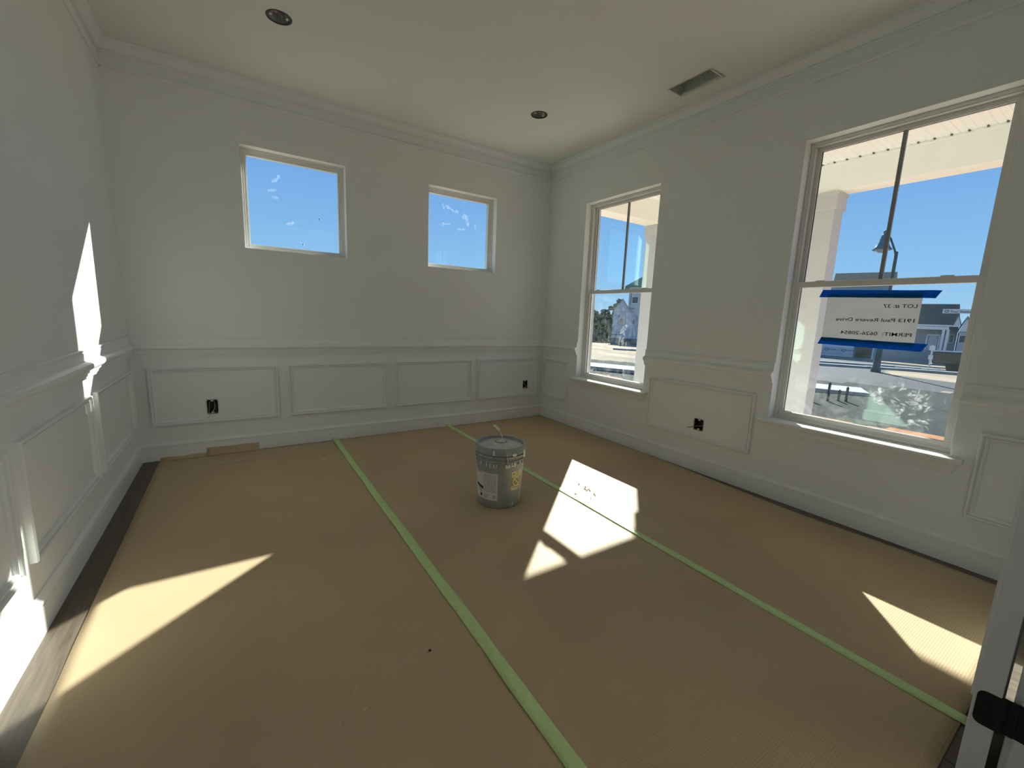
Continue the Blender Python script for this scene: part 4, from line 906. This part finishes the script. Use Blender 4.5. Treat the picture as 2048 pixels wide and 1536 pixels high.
# house at the right with a porch
h2 = House('house', 'house with large dark roof and porch at the right of the window', 86.95, 14.45, 0.199, -0.98, -3.0)
h2.box('wall', M_SIDEB, -8.0, 1.6, 0.8, 9, -3.9, 2.4)
V = [h2.p(-8.0, -0.6, 2.25), h2.p(1.65, -0.6, 2.25), h2.p(1.30, 4.5, 5.6), h2.p(-8.0, 4.5, 5.6), h2.p(-8.0, 9.6, 2.25), h2.p(1.65, 9.6, 2.25)]
MB().add(V, [(0,1,2,3), (3,2,5,4), (1,5,2), (0,3,4)]).add([v-Vector((0,0,0.2)) for v in V], [(0,1,5,4)]).build('roof', M_ROOFD, h2.o)
h2.box('fascia', M_WTRIM, -8.0, 1.7, -0.7, -0.6, 2.05, 2.28); h2.box('porch_beam', M_WTRIM, -8.0, 0.6, -0.62, -0.4, 1.55, 2.0)
h2.box('door', mat('pale_blue_door', (0.36, 0.42, 0.52), 0.5, nscale=4, namt=0.05), -1.40, -0.35, 0.7, 0.8, -1.6, 0.55)
for s0 in (-1.65, -0.28): h2.box('door_trim', M_WTRIM, s0, s0+0.16, 0.66, 0.8, -1.6, 0.75)
h2.box('door_trim', M_WTRIM, -1.65, -0.12, 0.66, 0.8, 0.62, 0.8)
for s0 in (-0.06, 0.42): h2.box('column', M_WTRIM, s0, s0+0.3, -0.6, -0.35, -3.2, 1.6)
h2.gable_d('dormer', M_ROOFD, 1.0, 1.75, -0.6, 3.0, 2.3, 3.7, over=0.12, t=0.1, wall=M_WTRIM)
h2.box('wing_wall', M_SIDE, 1.75, 7.0, -0.4, 6, -3.9, 1.4); h2.gable_d('wing_roof', M_ROOFD, 1.65, 3.0, -0.4, 6, 1.2, 3.5, over=0.15, wall=M_WTRIM)
h2.window(1.35+0.45, 2.7, -0.3, 0.9, d=-0.48); h2.window(0.75, 1.35, -0.4, 0.9, d=0.7)
# house under construction seen through the other tall window
h3 = House('house', 'wrapped house under construction beyond the far tall window', 48.2, 43.3, 0.678, -0.735, -3.0)
h3.box('foundation', M_FOUND, -1.25, 6.2, -0.15, 7, -3.4, -1.75)
h3.box('wall', M_WRAP, -1.15, 1.9, 0, 6, -1.75, 2.45); h3.gable_d('roof', mat('new_roof_deck', (0.40, 0.42, 0.40), 0.8, nscale=4, namt=0.1), -1.15, 1.45, 0, 6, 2.4, 4.3, over=0.15, wall=M_WRAP)
h3.box('tower_wall', M_WRAP, 1.10, 6.0, 0.3, 6, -1.75, 6.3)
V = [h3.p(0.35, -0.4, 6.35), h3.p(6.6, -0.4, 6.35), h3.p(6.6, 6.6, 6.35), h3.p(0.35, 6.6, 6.35), h3.p(3.4, 3.1, 8.4)]
MB().add(V, [(0,1,4),(1,2,4),(2,3,4),(3,0,4),(0,3,2,1)]).build('tower_roof', mat('teal_roof_deck', (0.05, 0.13, 0.13), 0.8, nscale=4, namt=0.2), h3.o)
h3.window(-0.15, 0.60, 0.55, 1.45); h3.window(1.45, 2.30, 0.50, 1.42, d=0.2); h3.window(1.5, 2.5, 3.75, 4.85, d=0.22)
tpm = mat('seam_tape', (0.06, 0.08, 0.11), 0.7, nscale=8, namt=0.2)
for s, z0, z1, d in ((-0.28, 1.5, 1.9, -0.03), (0.72, 0.4, 1.95, -0.03), (1.38, 0.9, 1.95, 0.26), (1.30, 3.5, 5.3, 0.26), (2.40, 1.0, 1.9, 0.26)): h3.box('seam_tape', tpm, s, s+0.07, d, d+0.02, z0, z1)
h3.box('seam_tape', tpm, 1.12, 2.0, 0.26, 0.28, 2.95, 3.05); h3.box('seam_tape', tpm, -1.1, 0.3, -0.03, -0.01, -1.25, -1.15)

# ------------------------------------------------------------------ pickup
pk = House('pickup_truck', 'dark pickup truck parked on the street at the right of window', 25.6, 1.15, 0.175, -0.985, -0.5)
pk.o['category'] = 'truck'
M_TRK = mat('truck_paint', (0.02, 0.024, 0.03), 0.25, 0.6, nscale=4, namt=0.1)
zt = gz(25.6, 1.15)
def tp(s, d, z): return pk.p(s, d, zt+z)
prof = [(-0.95, 0.45), (-0.95, 1.02), (0.55, 1.05), (0.75, 1.60), (1.75, 1.62), (2.35, 1.12), (3.45, 1.02), (3.55, 0.45)]
V = [tp(s, -0.9, z) for s, z in prof] + [tp(s, 0.9, z) for s, z in prof]; n = len(prof)
MB().add(V, [(i, (i+1) % n, n+(i+1) % n, n+i) for i in range(n)] + [tuple(range(n)), tuple(range(2*n-1, n-1, -1))]).build('body', M_TRK, pk.o, bevel=0.05)
MB().obox(tp(0.85, -0.92, 1.12), pk.r*0.85, pk.d*0.03, (0, 0, 0.38)).build('side_window', M_DARKW, pk.o)
MB().obox(tp(-0.99, -0.85, 0.42), pk.r*0.08, pk.d*1.7, (0, 0, 0.16)).build('bumper', mat('chrome', (0.6, 0.62, 0.65), 0.15, 0.5, 1.0, nscale=5, namt=0.05), pk.o)
for s in (-0.1, 2.65):
    for d in (-0.86, 0.66):
        c = tp(s, d, 0.36); V = []; F = []; n = 20
        for k in range(n):
            a = 2*math.pi*k/n
            for dd in (0, 0.22): V.append(c + pk.d*dd + pk.r*0.36*math.cos(a) + Vector((0, 0, 0.36*math.sin(a))))
        F = [(2*k, 2*((k+1) % n), 2*((k+1) % n)+1, 2*k+1) for k in range(n)] + [tuple(range(0, 2*n, 2)), tuple(range(2*n-1, 0, -2))]
        MB().add(V, F).build('wheel', mat('tyre', (0.015, 0.015, 0.016), 0.8, nscale=20, namt=0.2), pk.o)
# mail post beside the truck
mp_ = tag(empty('notice_post', (24.2, 1.9, -0.5)), 'white post with small plates beside the dark truck', 'post')
MB().box(24.17, 24.23, 1.87, 1.93, -0.55, 0.55).build('post', M_WTRIM, mp_)
MB().box(24.15, 24.17, 1.80, 2.00, 0.30, 0.52).build('plate', M_WTRIM, mp_); MB().box(24.15, 24.17, 1.82, 1.98, -0.12, 0.08).build('plate', M_WTRIM, mp_)

# ------------------------------------------------------------------ trees
M_LEAF = mat('tree_foliage', (0.060, 0.095, 0.065), 0.9, 0.1, nscale=0.8, namt=0.6)
M_LEAF2 = mat('weed_foliage', (0.13, 0.15, 0.07), 0.9, 0.1, nscale=1.5, namt=0.5)
M_TRUNK = mat('bark', (0.07, 0.06, 0.05), 0.9, nscale=5, namt=0.3)
def leafball(mb, c, r, rnd, n):
    """a cloud of small leaf clusters"""
    for _ in range(n):
        u = Vector((rnd.gauss(0,1), rnd.gauss(0,1), rnd.gauss(0,1))).normalized()*(r*(0.55+0.5*rnd.random())); p = c + Vector((u.x, u.y, u.z*0.8))
        s = r*(0.16+0.16*rnd.random()); a = Vector((rnd.gauss(0,1), rnd.gauss(0,1), rnd.gauss(0,1))).normalized(); b = a.orthogonal().normalized(); c2 = a.cross(b)
        mb.add([p+b*s, p-b*s*0.5+c2*s*0.8, p-b*s*0.5-c2*s*0.8, p+a*s*0.9], [(0,1,2),(0,1,3),(1,2,3),(2,0,3)])
def tree(s, dist, top, wid, label, seed, pine=False, group=None):
    rnd = random.Random(seed); b = Vector((79.4, 80.8, 0)); r = Vector((0.717, -0.698, 0)); d = Vector((0.698, 0.717, 0))
    p = b + r*s + d*dist; zg = gz(p.x, p.y)-0.2; p.z = zg
    t = tag(empty('tree', p), label, 'tree', group)
    hgt = top-zg
    MB().tube([p, p+Vector((0.1, 0, hgt*0.5)), p+Vector((0, 0.1, hgt*0.9))], [0.22, 0.15, 0.04], 8).build('trunk', M_TRUNK, t)
    cr = MB(); k = 9 if not pine else 8
    for i in range(k):
        f = i/(k-1); zz = lerp(0.12, 0.93, f)*hgt; rr = wid*(0.55+0.45*math.sin(math.pi*(0.25+0.7*f)))*0.55
        leafball(cr, p + Vector((rnd.gauss(0, 0.25)*wid, rnd.gauss(0, 0.25)*wid, zz)), rr*1.15, rnd, 110)
    cr.build('crown', M_LEAF, t)
TG = 'trees of the far tree line'
tree(-1.4, -4, 7.6, 1.2, 'tall dark tree at the left edge of the far tall window', 1)
tree(5.4, 2, 7.0, 2.0, 'tall tree rising behind the wrapped house', 2)
for i, (s, dd, tp_, w, lb) in enumerate(((0.3, 9, 3.6, 2.2, 'low rounded tree in the far tree line, nearest the tall dark tree'), (2.6, 16, 4.2, 2.6, 'tree in the middle of the far tree line'), (3.9, 24, 5.6, 2.4, 'far tree peeping over the gable of the wrapped house'), (1.4, -12, 1.9, 2.0, 'low bushy tree in front of the far tree line'), (-1.0, 30, 4.4, 2.8, 'hazy tree at the back left of the far tree line'), (4.6, -9, 2.2, 1.8, 'low bushy tree beside the wrapped house'))):
    tree(s, dd, tp_, w, lb, 10+i, group=TG)
wd = MB(); rnd = random.Random(77)
for k in range(260):
    s = -8+18*rnd.random(); p = Vector((64, 64, 0)) + Vector((0.717, -0.698, 0))*s + Vector((0.698, 0.717, 0))*rnd.random()*4; p.z = gz(p.x, p.y)
    leafball(wd, p, 0.5+0.5*rnd.random(), rnd, 4)
wo = wd.build('weeds', M_LEAF2); tag(wo, 'strip of yellow-green weeds below the tree line', 'weeds'); wo['kind'] = 'stuff'

# prints, drips and smears made of many tiny marks
for o in list(scene.objects):
    if o.name.split('.')[0] in ('print', 'print_block', 'lettering', 'smear', 'speck', 'wiring', 'groove_shade'): o['kind'] = 'stuff'
